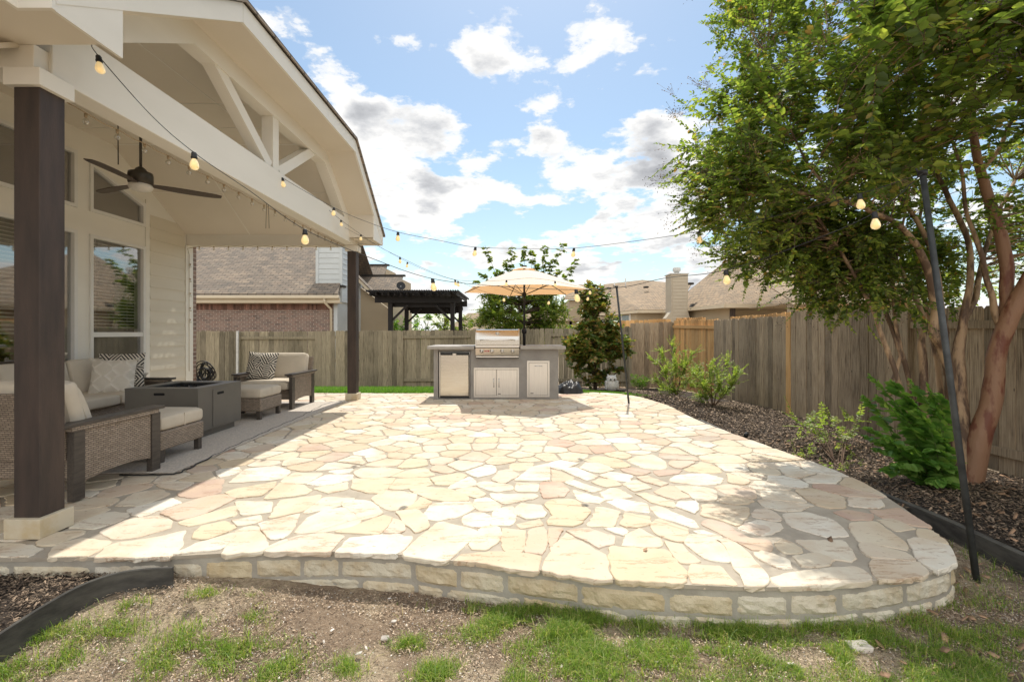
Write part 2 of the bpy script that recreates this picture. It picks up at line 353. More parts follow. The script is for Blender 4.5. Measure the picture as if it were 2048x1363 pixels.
def tag(o,label,cat,group=None,kind=None):
    if label: o['label']=label
    if cat: o['category']=cat
    if group: o['group']=group
    if kind: o['kind']=kind
    return o
def thing(name,label,cat,loc=(0,0,0),group=None):
    o=bpy.data.objects.new(name,None); C.objects.link(o); o.location=loc; o.empty_display_size=.1; OR[o.name]=tuple(loc)
    return tag(o,label,cat,group)
def struct(name,mb,m,uv=True): o=obj(name,mb,m,None,uv); o['kind']='structure'; return o
def dup(root,loc,rotz,label=None,group=None):
    r=root.copy(); C.objects.link(r); r.location=loc; r.rotation_euler=(0,0,rotz)
    if label: r['label']=label
    if group: r['group']=group
    def rec(a,b):
        for ch in list(a.children):
            c=ch.copy(); C.objects.link(c); c.parent=b; rec(ch,c)
    rec(root,r); return r
def ss(a,b,x):
    t=max(0,min(1,(x-a)/(b-a))); return t*t*(3-2*t)
def gz(x,y):
    a=-.205+.095*ss(-.7,-1.9,x)*ss(1.75,2.3,y)
    r=-.25-.06*ss(2.5,6,y)
    f=a+(r-a)*ss(1.9,2.9,x)
    if x<2 : f2=f
    b=max(-.6,-.03-.1*(max(y,8.6)-9)); b2=max(-.6,-.32-.05*(y-9)) if y>9 else -.32
    b=b+(b2-b)*ss(2.6,4.4,x)
    z=f+(b-f)*ss(7.2,9.3,y)
    return z
# ================================================================ terrain
def build_ground():
    xs=sorted(set([round(v,3) for v in list(np.arange(-7,7.01,.12))]+[-400,-200,-100,-50,-25,-14,-10,-8,8,10,14,25,50,100,200,400]))
    ys=sorted(set([round(v,3) for v in list(np.arange(-1,15,.12))]+[-400,-100,-40,-15,-6,-3,17,22,30,45,80,150,400]))
    vs=[];fs=[];nx=len(xs)
    for y in ys:
        for x in xs:
            z=gz(x,y)+.012*mnoise.noise(Vector((x*1.5,y*1.5,0)))+(.008*mnoise.noise(Vector((x*9,y*9,3))) if abs(x)<8 and y<15 else 0)
            vs.append((x,y,z))
    for j in range(len(ys)-1):
        for i in range(nx-1): fs.append((j*nx+i,j*nx+i+1,(j+1)*nx+i+1,(j+1)*nx+i))
    m=MB(); m.add(vs,fs,True); struct('ground',m,'ground',False)
def inpoly(p,poly):
    x,y=p; c=False; n=len(poly)
    for i in range(n):
        x1,y1=poly[i][:2]; x2,y2=poly[(i+1)%n][:2]
        if (y1>y)!=(y2>y) and x<(x2-x1)*(y-y1)/(y2-y1)+x1: c=not c
    return c
def sheet(name,poly,m,dz=.006,step=.1,kind='structure',zf=None):
    zf=zf or gz
    xs=[p[0] for p in poly]; ys=[p[1] for p in poly]; mb=MB(); ids={}; vs=[];fs=[]
    nx=int((max(xs)-min(xs))/step)+1; ny=int((max(ys)-min(ys))/step)+1
    def vid(i,j):
        if (i,j) not in ids:
            x=min(xs)+i*step; y=min(ys)+j*step; ids[i,j]=len(vs)
            vs.append((x,y,zf(x,y)+dz+.02*mnoise.noise(Vector((x*4,y*4,1)))+.014*mnoise.noise(Vector((x*13,y*13,2)))+.014))
        return ids[i,j]
    for i in range(nx):
        for j in range(ny):
            x=min(xs)+(i+.5)*step; y=min(ys)+(j+.5)*step
            if inpoly((x+(.03 if step>.04 else .0)*mnoise.noise(Vector((x*3,y*3,5))),y),poly): fs.append((vid(i,j),vid(i+1,j),vid(i+1,j+1),vid(i,j+1)))
    mb.add(vs,fs,True); o=obj(name,mb,m,None,False); o['kind']=kind; return o
# ================================================================ patio
EDGE=[(0,1115),(200,1112),(340,1110),(480,1103),(640,1100),(800,1107),(892,1118),(1080,1138),(1230,1157),(1348,1166),(1554,1172),(1750,1159),(1876,1137),(1911,1115),(1890,1085),(1806,1011),(1680,943),(1500,878),(1400,840),(1330,808),(1262,790),(1190,784),(1140,784)]
def catmull(pts,n=6,closed=False):
    out=[];N=len(pts)
    for i in range(N-1):
        p0=np.array(pts[max(i-1,0)],float);p1=np.array(pts[i],float);p2=np.array(pts[i+1],float);p3=np.array(pts[min(i+2,N-1)],float)
        for k in range(n):
            t=k/n; out.append(tuple(.5*((2*p1)+(-p0+p2)*t+(2*p0-5*p1+4*p2-p3)*t*t+(-p0+3*p1-3*p2+p3)*t**3)))
    out.append(tuple(pts[-1])); return out
EW=catmull([G(x,y)[:2] for x,y in EDGE],5)
OUT=[(-5.6,2.39),(-3.6,2.39)]+EW+[(-5.62,8.9)]
ZA=lambda L:[(440+u/3.408,790+v/3.408) for u,v in L]
ZB=lambda L:[(940+u/3.408,790+v/3.408) for u,v in L]
ZD=lambda L:[(1348+u/2.71,860+v/2.71) for u,v in L]
ZL=lambda L:[(u/2.56,960+v/2.56) for u,v in L]
SA=[[(10,1075),(110,920),(200,890),(250,890),(300,960),(320,1030),(290,1055),(150,1062)],[(305,1060),(370,1010),(560,950),(720,940),(845,955),(750,1068),(560,1066),(420,1060)],[(775,1070),(880,970),(1200,945),(1310,960),(1290,1000),(1200,1080)],[(1235,1080),(1500,855),(1765,925),(1590,1090),(1540,1125)],[(1590,1120),(1640,1080),(1870,1062),(2194,1092),(2174,1195),(1900,1155)],[(265,870),(290,865),(545,805),(500,900),(430,970),(350,980)],[(510,930),(600,830),(720,775),(860,760),(960,860),(900,890),(700,930),(560,935)],[(770,930),(1120,810),(1170,825),(1080,945)],[(830,740),(900,715),(980,715),(1060,750),(1110,800),(960,850),(930,800)],[(565,800),(720,690),(915,700),(905,715),(740,770)],[(335,835),(410,710),(690,675),(660,720),(550,790)],[(300,705),(410,595),(560,610),(620,650),(590,670),(420,690)],[(110,720),(355,725),(340,795),(160,815)],[(80,850),(275,815),(290,855),(120,885)],[(1035,700),(1100,660),(1130,645),(1340,670),(1310,740),(1200,785),(1130,770)],[(1200,790),(1350,780),(1400,820),(1425,890),(1330,935),(1260,870)],[(1120,935),(1180,835),(1220,850),(1255,920),(1200,938)],[(1395,800),(1440,740),(1530,725),(1700,722),(1735,765),(1600,830),(1480,850),(1420,840)],[(1290,635),(1400,625),(1560,640),(1690,695),(1695,715),(1500,715),(1380,680)],[(1250,770),(1300,750),(1370,690),(1435,720),(1400,760),(1330,776)],[(905,570),(1195,562),(1110,670),(1000,660),(900,630)],[(1160,635),(1210,568),(1420,562),(1440,605),(1400,618),(1240,638)],[(920,520),(960,500),(1120,490),(1250,510),(1150,553),(960,558)],[(1170,550),(1230,525),(1390,490),(1460,543),(1300,555)],[(1440,565),(1620,532),(1680,545),(1550,612),(1470,606)],[(1550,635),(1595,592),(1700,555),(1738,590),(1720,615)],[(1700,1020),(1790,890),(1900,895),(1900,985),(1810,1050),(1720,1045)],[(1660,830),(1710,802),(1800,798),(1855,850),(1800,893),(1720,888),(1665,875)],[(1735,740),(1760,702),(1820,697),(1915,750),(1850,783),(1770,783)],[(1612,642),(1740,624),(1808,670),(1750,697),(1650,668)],[(1748,602),(1800,587),(1985,612),(1988,640),(1900,653),(1810,633)],[(415,588),(510,525),(700,530),(580,598)],[(590,605),(720,540),(908,540),(900,568),(700,612)],[(640,632),(868,588),(858,640),(740,665)],[(60,595),(180,500),(370,480),(468,515),(435,560),(370,573)],[(40,660),(100,640),(385,588),(355,630),(280,680),(100,700)]]
SB=[[(490,1190),(560,1060),(600,1000),(655,935),(880,1065),(930,1110),(968,1250),(800,1235)],[(948,1025),(1330,1048),(1478,1200),(1450,1280),(988,1255)],[(1505,1145),(1700,1155),(1828,1290),(1512,1280)],[(1695,985),(1750,975),(1880,1060),(2028,1230),(2000,1295),(1872,1295),(1852,1220),(1790,1140),(1760,1050)],[(1325,990),(1440,1010),(1572,1130),(1430,1138),(1370,1060)],[(1485,945),(1560,950),(1680,992),(1745,1060),(1790,1120),(1760,1133),(1600,1108),(1465,1000)],[(1237,880),(1290,840),(1488,910),(1455,998),(1340,970),(1260,930)],[(1035,1020),(1080,940),(1150,900),(1300,975),(1285,1030),(1100,1022)],[(655,922),(820,907),(988,960),(980,1008),(880,1038),(760,970)],[(540,905),(628,907),(578,1000),(560,1028),(542,1030)],[(412,910),(503,895),(520,1000),(490,1080),(380,1070)],[(217,905),(378,917),(365,1000),(340,1073),(250,1063),(217,970)],[(152,860),(158,810),(190,770),(288,754),(300,860),(270,883),(154,883)],[(317,878),(478,837),(500,878),(342,903)],[(320,760),(350,737),(480,747),(518,800),(500,828),(380,838),(312,810)],[(512,740),(560,712),(690,707),(798,770),(813,800),(770,848),(600,828),(557,800)],[(532,855),(560,820),(775,860),(700,888),(532,878)],[(798,888),(870,757),(1023,790),(968,893)],[(1027,878),(1052,797),(1228,827),(1233,868),(1190,883),(1062,893)],[(915,907),(1058,907),(1073,925),(1040,952)],[(932,725),(1000,702),(1198,732),(1213,798),(1060,783)],[(1228,757),(1300,757),(1528,852),(1558,893),(1500,893),(1292,825)],[(1402,755),(1420,727),(1538,717),(1548,780),(1533,803)],[(1582,747),(1700,742),(1898,762),(1850,858),(1810,886),(1642,828),(1578,813)],[(1577,870),(1622,842),(1720,862),(1900,972),(2043,987),(2043,1058),(1922,1048),(1802,988)],[(1825,898),(1872,867),(2000,882),(2043,918),(1980,948)],[(1522,922),(1590,917),(1718,965),(1700,978),(1600,968)],[(1132,670),(1180,662),(1388,727),(1383,763),(1222,718)],[(888,660),(960,632),(1010,634),(1108,690),(930,708)],[(482,622),(500,592),(620,592),(668,640),(640,688),(500,698)],[(702,642),(928,710),(880,733),(780,723),(732,700)],[(132,667),(448,672),(440,698),(240,738),(180,710)],[(27,740),(80,702),(130,702),(213,750),(120,788),(50,773)],[(312,638),(322,597),(463,602),(458,653),(332,653)],[(647,592),(690,572),(898,640),(830,658)],[(832,588),(880,567),(980,577),(1028,610),(930,623)],[(1042,605),(1130,577),(1238,630),(1120,653)],[(1257,655),(1320,622),(1388,618),(1498,690),(1400,708)],[(1395,617),(1560,622),(1668,647),(1668,713),(1540,713),(1502,670)],[(1142,557),(1200,547),(1348,600),(1300,618),(1200,588)],[(302,578),(420,492),(538,462),(538,578)],[(557,502),(590,512),(708,560),(650,583),(562,583)],[(622,502),(720,492),(868,555),(800,578)],[(152,570),(210,512),(280,502),(333,540),(240,598)],[(882,547),(960,522),(1108,547),(1080,588),(980,573)],[(1372,588),(1402,547),(1600,532),(1718,562),(1700,598),(1560,608)],[(782,442),(860,414),(1000,432),(1093,480),(1000,493),(900,468)],[(1072,442),(1150,412),(1240,402),(1328,450),(1328,498),(1200,498)],[(547,462),(620,442),(738,462),(620,503),(562,493)],[(752,492),(790,457),(880,462),(978,505),(880,528)],[(277,498),(290,462),(428,460),(428,490),(330,513)]]
SD=[[(525,797),(620,772),(1000,737),(1068,805),(900,822),(570,842)],[(1068,706),(1200,692),(1330,712),(1376,765),(1280,795),(1110,806),(1088,780)],[(1268,592),(1330,582),(1488,622),(1520,690),(1500,725),(1430,760),(1312,690)],[(1003,622),(1060,612),(1258,662),(1312,708),(1068,688)],[(953,502),(1100,492),(1238,592),(1262,646),(1110,616),(1003,598)],[(1102,482),(1180,477),(1308,530),(1202,543)],[(1328,531),(1400,541),(1486,612),(1328,576)],[(1063,432),(1220,417),(1396,521),(1325,516),(1135,470)],[(593,452),(720,442),(858,482),(946,568),(820,573),(642,520)],[(653,592),(918,592),(986,690),(960,708),(800,688)],[(643,682),(780,662),(866,700),(840,728),(692,733)],[(344,530),(450,482),(578,502),(568,538),(480,566)],[(868,442),(940,432),(1078,452),(1048,483),(960,483)]]
SL=[[(-60,320),(100,325),(218,350),(150,387),(-70,387)],[(250,388),(285,330),(420,292),(572,312),(450,387)],[(483,392),(540,342),(600,317),(780,292),(952,252),(930,330),(868,387),(700,392)],[(883,377),(1000,322),(1213,262),(1128,352)],[(513,258),(640,202),(800,180),(872,202),(868,243),(700,288),(590,298)],[(988,293),(1032,232),(1150,207),(1212,240),(1060,298)],[(822,163),(1020,92),(1130,72),(1203,95),(1050,168),(910,203)],[(908,213),(1208,127),(1213,173),(962,233)],[(593,128),(690,62),(830,47),(868,67),(720,128)],[(648,148),(880,87),(928,110),(720,188)],[(192,330),(240,272),(420,257),(428,270),(282,328)]]
def tess():
    polys=[]
    for L in [ZA(s) for s in SA]+[ZB(s) for s in SB]+[ZD(s) for s in SD]+[ZL(s) for s in SL]:
        q=[G(x,y)[:2] for x,y in L]; n=len(q); A=sum(q[i][0]*q[(i+1)%n][1]-q[(i+1)%n][0]*q[i][1] for i in range(n)); q=q if A>0 else q[::-1]; e=[]
        for i in range(n):
            a=q[i-1];b=q[(i+1)%n];c=q[i]; d1=Vector((c[0]-a[0],c[1]-a[1])).normalized(); d2=Vector((b[0]-c[0],b[1]-c[1])).normalized(); nn=Vector((d1.y+d2.y,-d1.x-d2.x)); nn=nn.normalized() if nn.length>.2 else Vector((0,0)); ex=min(.0085+.005*max(0,c[1]-2.4),.0165); e.append((c[0]+nn.x*ex,c[1]+nn.y*ex))
        polys.append(e)
    obst=[]
    for p in polys:
        n=len(p); cx=sum(a for a,_ in p)/n; cy=sum(b for _,b in p)/n
        for i in range(n):
            x1,y1=p[i];x2,y2=p[(i+1)%n]; L=math.hypot(x2-x1,y2-y1); k=max(1,int(L/.05))
            for q in range(k):
                t=q/k; x=x1+(x2-x1)*t; y=y1+(y2-y1)*t; d=math.hypot(cx-x,cy-y) or 1
                obst.append((x+(cx-x)/d*.012,y+(cy-y)/d*.012))
    def edist(x,y):
        m=9
        for i in range(len(OUT)):
            x1,y1=OUT[i];x2,y2=OUT[(i+1)%len(OUT)]; L2=(x2-x1)**2+(y2-y1)**2 or 1
            t=max(0,min(1,((x-x1)*(x2-x1)+(y-y1)*(y2-y1))/L2)); m=min(m,math.hypot(x-x1-t*(x2-x1),y-y1-t*(y2-y1)))
        return m
    sites=[]; rr=random.Random(11)
    for _ in range(30000):
        x=rr.uniform(-5.6,2.8); y=rr.uniform(2.2,8.9)
        if not inpoly((x,y),OUT): continue
        if any(abs(x-a)<.12 and abs(y-b)<.12 and math.hypot(x-a,y-b)<.07 for a,b in obst): continue
        if any(inpoly((x,y),p) for p in polys): continue
        if edist(x,y)<.07: continue
        md=.17+.14*rr.random()**.7
        if any(math.hypot(x-a,(y-b)*1.05)<max(md,.19) for a,b in sites): continue
        sites.append((x,y))
        if len(sites)>900: break
    allp=[(a,b,1) for a,b in sites]+[(a,b,0) for a,b in obst]
    cells=[]
    for (x,y) in sites:
        near=sorted(((a-x)**2+(b-y)**2,a,b,k) for a,b,k in allp if abs(a-x)<.9 and abs(b-y)<.9)[1:60]
        cell=[(x-.45,y-.4),(x+.45,y-.4),(x+.45,y+.4),(x-.45,y+.4)]
        def clip(cell,px,py,nx,ny):
            out=[]
            for i in range(len(cell)):
                a=cell[i];b=cell[(i+1)%len(cell)]
                da=(a[0]-px)*nx+(a[1]-py)*ny; db=(b[0]-px)*nx+(b[1]-py)*ny
                if da<=0: out.append(a)
                if (da<0)!=(db<0) and abs(da-db)>1e-9:
                    t=da/(da-db); out.append((a[0]+(b[0]-a[0])*t,a[1]+(b[1]-a[1])*t))
            return out
        for d2,a,b,k in near:
            d=math.sqrt(d2); nx=(a-x)/d; ny=(b-y)/d
            g=.008+rr.random()*.005 if k else .0
            off=d/2-g if k else d/2-.002
            if not k: off=max(d-.030,.01)
            cell=clip(cell,x+nx*off,y+ny*off,nx,ny)
            if len(cell)<3: break
        if len(cell)<3: continue
        for i in range(len(OUT)):
            x1,y1=OUT[i];x2,y2=OUT[(i+1)%len(OUT)]
            L2=(x2-x1)**2+(y2-y1)**2 or 1; t=max(0,min(1,((x-x1)*(x2-x1)+(y-y1)*(y2-y1))/L2))
            if math.hypot(x-x1-t*(x2-x1),y-y1-t*(y2-y1))>.5: continue
            dx,dy=x2-x1,y2-y1; L=math.hypot(dx,dy)
            if L<1e-6: continue
            nx,ny=dy/L,-dx/L  # OUT is ccw -> outward normal
            cell=clip(cell,x1,y1,nx,ny)
            if len(cell)<3: break
        if len(cell)<3: continue
        A=abs(sum(cell[i][0]*cell[(i+1)%len(cell)][1]-cell[(i+1)%len(cell)][0]*cell[i][1] for i in range(len(cell))))/2
        if A<.004: continue
        # merge very short edges
        c2=[p for i,p in enumerate(cell) if math.hypot(p[0]-cell[i-1][0],p[1]-cell[i-1][1])>.022]
        if len(c2)>=3: cells.append(c2)
    return polys+cells
def make_lut():
    global LUT
    gx=np.arange(-6,3.2,.01); gy=np.arange(2.0,9.3,.01); LUT=np.zeros((len(gx),len(gy)),bool); n=len(OUT)
    for j,y in enumerate(gy):
        xs=[]
        for i in range(n):
            x1,y1=OUT[i];x2,y2=OUT[(i+1)%n]
            if (y1>y)!=(y2>y): xs.append((x2-x1)*(y-y1)/(y2-y1)+x1)
        xs.sort()
        for k in range(0,len(xs)-1,2): LUT[(gx>xs[k])&(gx<xs[k+1]),j]=True
def onpatio(x,y):
    i=int((x+6)/.01); j=int((y-2.0)/.01)
    return 0<=i<LUT.shape[0] and 0<=j<LUT.shape[1] and bool(LUT[i,j])
def build_patio():
    make_lut()
    mb=MB(); rr=random.Random(5); allpolys=tess()
    for poly in allpolys:
        A=sum(poly[i][0]*poly[(i+1)%len(poly)][1]-poly[(i+1)%len(poly)][0]*poly[i][1] for i in range(len(poly)))
        if A<0: poly=poly[::-1]
        fine=[]; n=len(poly); jit=.0022+.0055*rr.random()
        for i in range(n):
            a=poly[i];b=poly[(i+1)%n]; L=math.hypot(b[0]-a[0],b[1]-a[1]); k=max(1,int(L/.028))
            nx,ny=((b[1]-a[1])/L,-(b[0]-a[0])/L) if L>0 else (0,0); bow=rr.uniform(-.008,.012)
            for q in range(k):
                t=q/k; j=rr.uniform(-jit,jit)+bow*math.sin(math.pi*t)
                if q==0: # round the corner a little
                    pv=poly[i-1]; c=.10; fine.append((a[0]+(pv[0]-a[0])*c*.3+(b[0]-a[0])*c*.3,a[1]+(pv[1]-a[1])*c*.3+(b[1]-a[1])*c*.3)); continue
                fine.append((a[0]+(b[0]-a[0])*t+nx*j,a[1]+(b[1]-a[1])*t+ny*j))
        m=len(fine); cx=sum(p[0] for p in fine)/m; cy=sum(p[1] for p in fine)/m
        tx,ty=rr.uniform(-.005,.005),rr.uniform(-.005,.005); h=rr.uniform(-.002,.003)
        def zz(x,y): return h+tx*(x-cx)+ty*(y-cy)
        r0=[];r1=[];r2=[];rm=[]
        for x,y in fine:
            d=math.hypot(cx-x,cy-y) or 1; ins=min(.0035,d*.2)
            r0.append((x+(cx-x)/d*ins,y+(cy-y)/d*ins,zz(x,y))); r1.append((x,y,zz(x,y)-.0035))
            q=rr.uniform(-.006,.003); rm.append((x+(cx-x)/d*q,y+(cy-y)/d*q,-.013+rr.uniform(-.003,.003)))
            r2.append((x+(cx-x)/d*rr.uniform(-.004,.008),y+(cy-y)/d*rr.uniform(-.004,.008),-.025+rr.uniform(-.003,.002)))
        o=m
        fs=[tuple(range(m))]+[(m+i,m+(i+1)%m,(i+1)%m,i) for i in range(m)]+[(2*m+i,2*m+(i+1)%m,m+(i+1)%m,m+i) for i in range(m)]+[(3*m+i,3*m+(i+1)%m,2*m+(i+1)%m,2*m+i) for i in range(m)]
        mb.add(r0+r1+rm+r2,fs)
    # mortar slab
    n=len(OUT); ins=[]
    for i in range(n):
        a=OUT[i-1];b=OUT[(i+1)%n]; dx,dy=b[0]-a[0],b[1]-a[1]; L=math.hypot(dx,dy) or 1
        ins.append((OUT[i][0]-dy/L*.007,OUT[i][1]+dx/L*.007))
    sl=MB(); sl.prism([(x,y,-.0065) for x,y in ins][::-1],(0,0,-.0185))
    struct('patio_bed',sl,'mortar')
    o=struct('patio',mb,'flag')
    # retaining wall body + blocks
    T=thing('retaining_wall','low curved limestone block wall holding up the front and right rim of the patio','retaining wall',(0,2.4,-.2))
    path=[(-5.6,2.39),(-3.6,2.39)]+EW[:]
    def offs(d):
        out=[]
        for i,p in enumerate(path):
            a=path[max(i-1,0)];b=path[min(i+1,len(path)-1)]; dx,dy=b[0]-a[0],b[1]-a[1]; L=math.hypot(dx,dy) or 1
            out.append((p[0]-dy/L*d,p[1]+dx/L*d))
        return out
    o1=offs(.014); o2=offs(.30); body=MB()
    vs=[];fs=[]
    for i in range(len(path)):
        a,b=o1[i],o2[i]; vs+=[(a[0],a[1],-.0255),(b[0],b[1],-.0255),(b[0],b[1],-.55),(a[0],a[1],-.55)]
    for i in range(len(path)-1):
        for k in range(4): fs.append((i*4+k,(i+1)*4+k,(i+1)*4+(k+1)%4,i*4+(k+1)%4))
    body.add(vs,fs); obj('mortar_core',body,'wallmortar',T)
    # cumulative length along the outer line
    ol=offs(.014); cum=[0]
    for i in range(1,len(ol)): cum.append(cum[-1]+math.hypot(ol[i][0]-ol[i-1][0],ol[i][1]-ol[i-1][1]))
    def at(s):
        s=max(0,min(cum[-1]-1e-4,s))
        i=max(k for k in range(len(cum)) if cum[k]<=s); t=(s-cum[i])/((cum[i+1]-cum[i]) or 1)
        x=ol[i][0]+(ol[i+1][0]-ol[i][0])*t; y=ol[i][1]+(ol[i+1][1]-ol[i][1])*t
        a=ol[max(i-1,0)];b=ol[min(i+2,len(ol)-1)]; dx,dy=b[0]-a[0],b[1]-a[1]; L=math.hypot(dx,dy)
        return x,y,dy/L,-dx/L
    bl=MB()
    for (zt,zb,s0) in ((-.052,-.149,.05),(-.157,-.236,.13),(-.246,-.33,.02)):
        s=s0
        while s<cum[-1]-.1:
            L=rr.choice((.15,.2,.24,.27,.3,.36,.40)); nu=max(4,int(L/.022)); nv=5; dp=rr.uniform(.012,.022); seed=rr.random()*99; skew=rr.uniform(-.006,.006); hh=rr.uniform(-.008,.008)
            vs=[];fs=[]
            for i in range(nu+1):
                x,y,nx,ny=at(s+L*i/nu)
                for j in range(nv+1):
                    u=i/nu*2-1; v=j/nv*2-1
                    e=(1-abs(u)**5)*(1-abs(v)**5)
                    d=-.003+(dp*.75+.011*mnoise.noise(Vector((s*9+i*.5,j*.6,seed)))+.006*mnoise.noise(Vector((i*1.3,j*1.7,seed+7))))*(e**.5)
                    zc=zt+(zb-zt)*(j/nv)+skew*u+hh*(1 if j>2 else 0)*.6+.004*mnoise.noise(Vector((i*.8,j,seed)))
                    vs.append((x+nx*d,y+ny*d,zc))
            for i in range(nu):
                for j in range(nv): q=i*(nv+1)+j; fs.append((q,q+1,q+nv+2,q+nv+1))
            bl.add(vs,fs); s+=L+rr.uniform(.006,.015)
    obj('stone_blocks',bl,'block',T)
# ================================================================ porch
YC=5.3
def ceilz(y):
    d=abs(y-YC); return 3.80 if d<1.15 else 3.80-(d-1.15)*.66
def roofz(y):
    d=abs(y-YC); return 3.96 if d<1.4 else 3.96-(d-1.4)*(.615 if y<YC else .755)
def build_porch():
    XF=-2.28; XB=-2.70
    # --- posts
    for k,(y0,lab) in enumerate(((2.62,'large dark brown porch post nearest the camera, left of the patio'),(7.93,'slim looking dark brown porch post at the far corner beside the armchair'))):
        x1=-2.69; T=thing('porch_post',lab,'post',(x1-.075,y0+.075,0),'brown porch posts')
        m=MB(); m.box(x1-.15,x1,y0,y0+.15,.10,2.58,.004); obj('shaft',m,'post',T)
        m=MB(); m.box(x1-.178,x1+.028,y0-.028,y0+.178,0.002,.115,.003); obj('plinth',m,'plinth',T)
        m=MB(); m.box(x1-.18,x1+.03,y0-.03,y0+.18,2.565,2.665,.003); obj('capital',m,'trim',T)
    # --- roof thing
    T=thing('patio_roof','cream gabled porch roof with open truss covering the seating area','porch roof',(-3.9,5.3,2.6))
    m=MB(); m.box(-2.865,XB,2.70,8.06,2.668,3.03,.004); obj('beam',m,'trim',T)
    m=MB(); m.box(-5.6,-2.72,2.615,2.77,2.672,2.81,.003); obj('header',m,'trim',T)
    m=MB(); m.box(-5.6,-2.868,7.90,8.05,2.655,2.90,.003); obj('header',m,'trim',T)
    # truss members
    for nm,a,b,w in (('king_post',(-2.785,YC,3.03),(-2.785,YC,3.75),.13),):
        m=MB(); m.obox(a,b,w,w,(1,0,0)); obj(nm,m,'trim',T)
    for a,b in (((-2.785,YC-.10,3.05),(-2.785,YC-1.12,3.72)),((-2.785,YC+.10,3.05),(-2.785,YC+1.12,3.72))):
        m=MB(); m.obox(a,b,.12,.115,(1,0,0)); obj('brace',m,'trim',T)
    pr=[YC-2.45,YC-1.4,YC+1.4,YC+2.45]
    for i in range(3):
        a=(-2.785,pr[i],roofz(pr[i])-.15-.09); b=(-2.785,pr[i+1],roofz(pr[i+1])-.15-.09)
        va=(Vector(b)-Vector(a)).normalized()*.035; m=MB(); m.obox(Vector(a)-va,Vector(b)+va,.15-.002*i,.18,(0,0,1)); obj('top_chord',m,'trim',T)
    # ceiling (one folded sheet with thickness)
    pts=[(YC-2.72,),(YC-1.15,),(YC+1.15,),(YC+2.75,)]
    ys=[YC-2.85,YC-1.15,YC+1.15,YC+2.85]
    m=MB()
    for i in range(3):
        q=[(-5.75,ys[i],ceilz(ys[i])),(-2.80,ys[i],ceilz(ys[i])),(-2.80,ys[i+1],ceilz(ys[i+1])),(-5.75,ys[i+1],ceilz(ys[i+1]))]
        m.prism(q,(0,0,.03))
    obj('ceiling',m,'soffit',T)
    rs=[2.50,YC-1.4,YC+1.4,7.70]; m=MB()
    for i in range(3):
        m.prism([(-2.86,rs[i],roofz(rs[i])-.15),(-2.30,rs[i],roofz(rs[i])-.15),(-2.30,rs[i+1],roofz(rs[i+1])-.15),(-2.86,rs[i+1],roofz(rs[i+1])-.15)],(0,0,.02))
    obj('rake_soffit',m,'soffit',T)
    m=MB(); m.prism([(-2.715,7.625,2.742),(-2.30,7.625,2.742),(-2.30,7.625,roofz(7.625)-.15),(-2.715,7.625,roofz(7.625)-.15)],(0,.02,0)); obj('return_end',m,'soffit',T)
    # panel joint battens
    m=MB()
    for x in (-3.4,-4.5):
        for i in range(3): m.obox((x,ys[i]+.02,ceilz(ys[i]+.02)-.002),(x,ys[i+1]-.02,ceilz(ys[i+1]-.02)-.002),.012,.006)
    for y in (YC-1.9,YC-.0,YC+.62,YC+1.85): m.obox((-5.58,y,ceilz(y)-.002),(-2.88,y,ceilz(y)-.002),.012,.006)
    for y in (YC-1.15,YC+1.15): m.obox((-5.58,y,ceilz(y)-.003),(-2.88,y,ceilz(y)-.003),.03,.008)
    obj('joint_batten',m,'trim',T)
    # level eave returns
    m=MB(); m.box(-5.6,-2.455,-.2,2.29,2.80,2.83); m.box(-5.6,-2.30,2.29,2.612,2.80,2.83); m.box(-2.72,-2.30,7.72,8.12,2.74,2.77); obj('soffit',m,'soffit',T)
    # fascia on the gable face
    e0=YC-3.0; e1=YC+2.83
    def seg(ya,yb,h=.165):
        return [(XF,ya,roofz(ya)-h),(XF,yb,roofz(yb)-h),(XF,yb,roofz(yb)),(XF,ya,roofz(ya))]
    for ya,yb in ((e0,YC-1.4),(YC-1.4,YC+1.4),(YC+1.4,e1)):
        m=MB(); m.prism(seg(ya+.002,yb-.002),(-.025,0,0)); obj('fascia',m,'trim',T)
    m=MB(); m.prism([(XF-.004,e0,2.775),(XF-.004,2.70,2.775),(XF-.004,2.70,roofz(2.70)-.16),(XF-.004,e0,roofz(e0)-.16)],(-.02,0,0)); obj('eave_return',m,'trim',T)
    m=MB(); m.prism([(XF-.006,7.62,2.70),(XF-.006,e1,2.70),(XF-.006,e1,roofz(e1)-.05),(XF-.006,7.62,roofz(7.62)-.17)],(-.02,0,0)); obj('eave_return',m,'trim',T)
    m=MB(); m.box(-2.47,XF,e0-.022,e0-.001,2.775,2.96); m.box(-2.47,-2.45,-.2,e0-.022,2.775,2.96); obj('fascia',m,'trim',T)
    m=MB(); m.box(-5.6,XF-.01,e1+.001,e1+.022,2.70,2.86); obj('fascia',m,'trim',T)
    # shingle roof: clipped gable
    xr=-4.4; zr=4.98; hh=.035
    def dz(y): return roofz(y)+.004
    XE=XF+.03
    A=(XE,e0-.04,dz(e0-.04)); B=(XE,YC-1.4,dz(YC-1.4)); Cc=(XE,YC+1.4,dz(YC+1.4)); D=(XE,e1+.04,dz(e1+.04)); K=(xr,YC,zr+.04)
    L=(-7.5,YC,zr+.04); A2=(-7.5,e0-.04,A[2]); D2=(-7.5,e1+.04,D[2])
    m=MB()
    for q in ((A,B,K,L,A2),(D,D2,L,K,Cc),(B,Cc,K)):
        m.prism(q,(0,0,hh))
    obj('shingles',m,'shingle',T)
    # roof over near side (main house eave)
    m=MB(); m.prism([(-2.42,-.2,2.965),(-2.42,e0-.05,2.965),(-7.5,e0-.05,5.2),(-7.5,-.2,5.2)],(0,0,.04)); obj('shingles',m,'shingle',T)
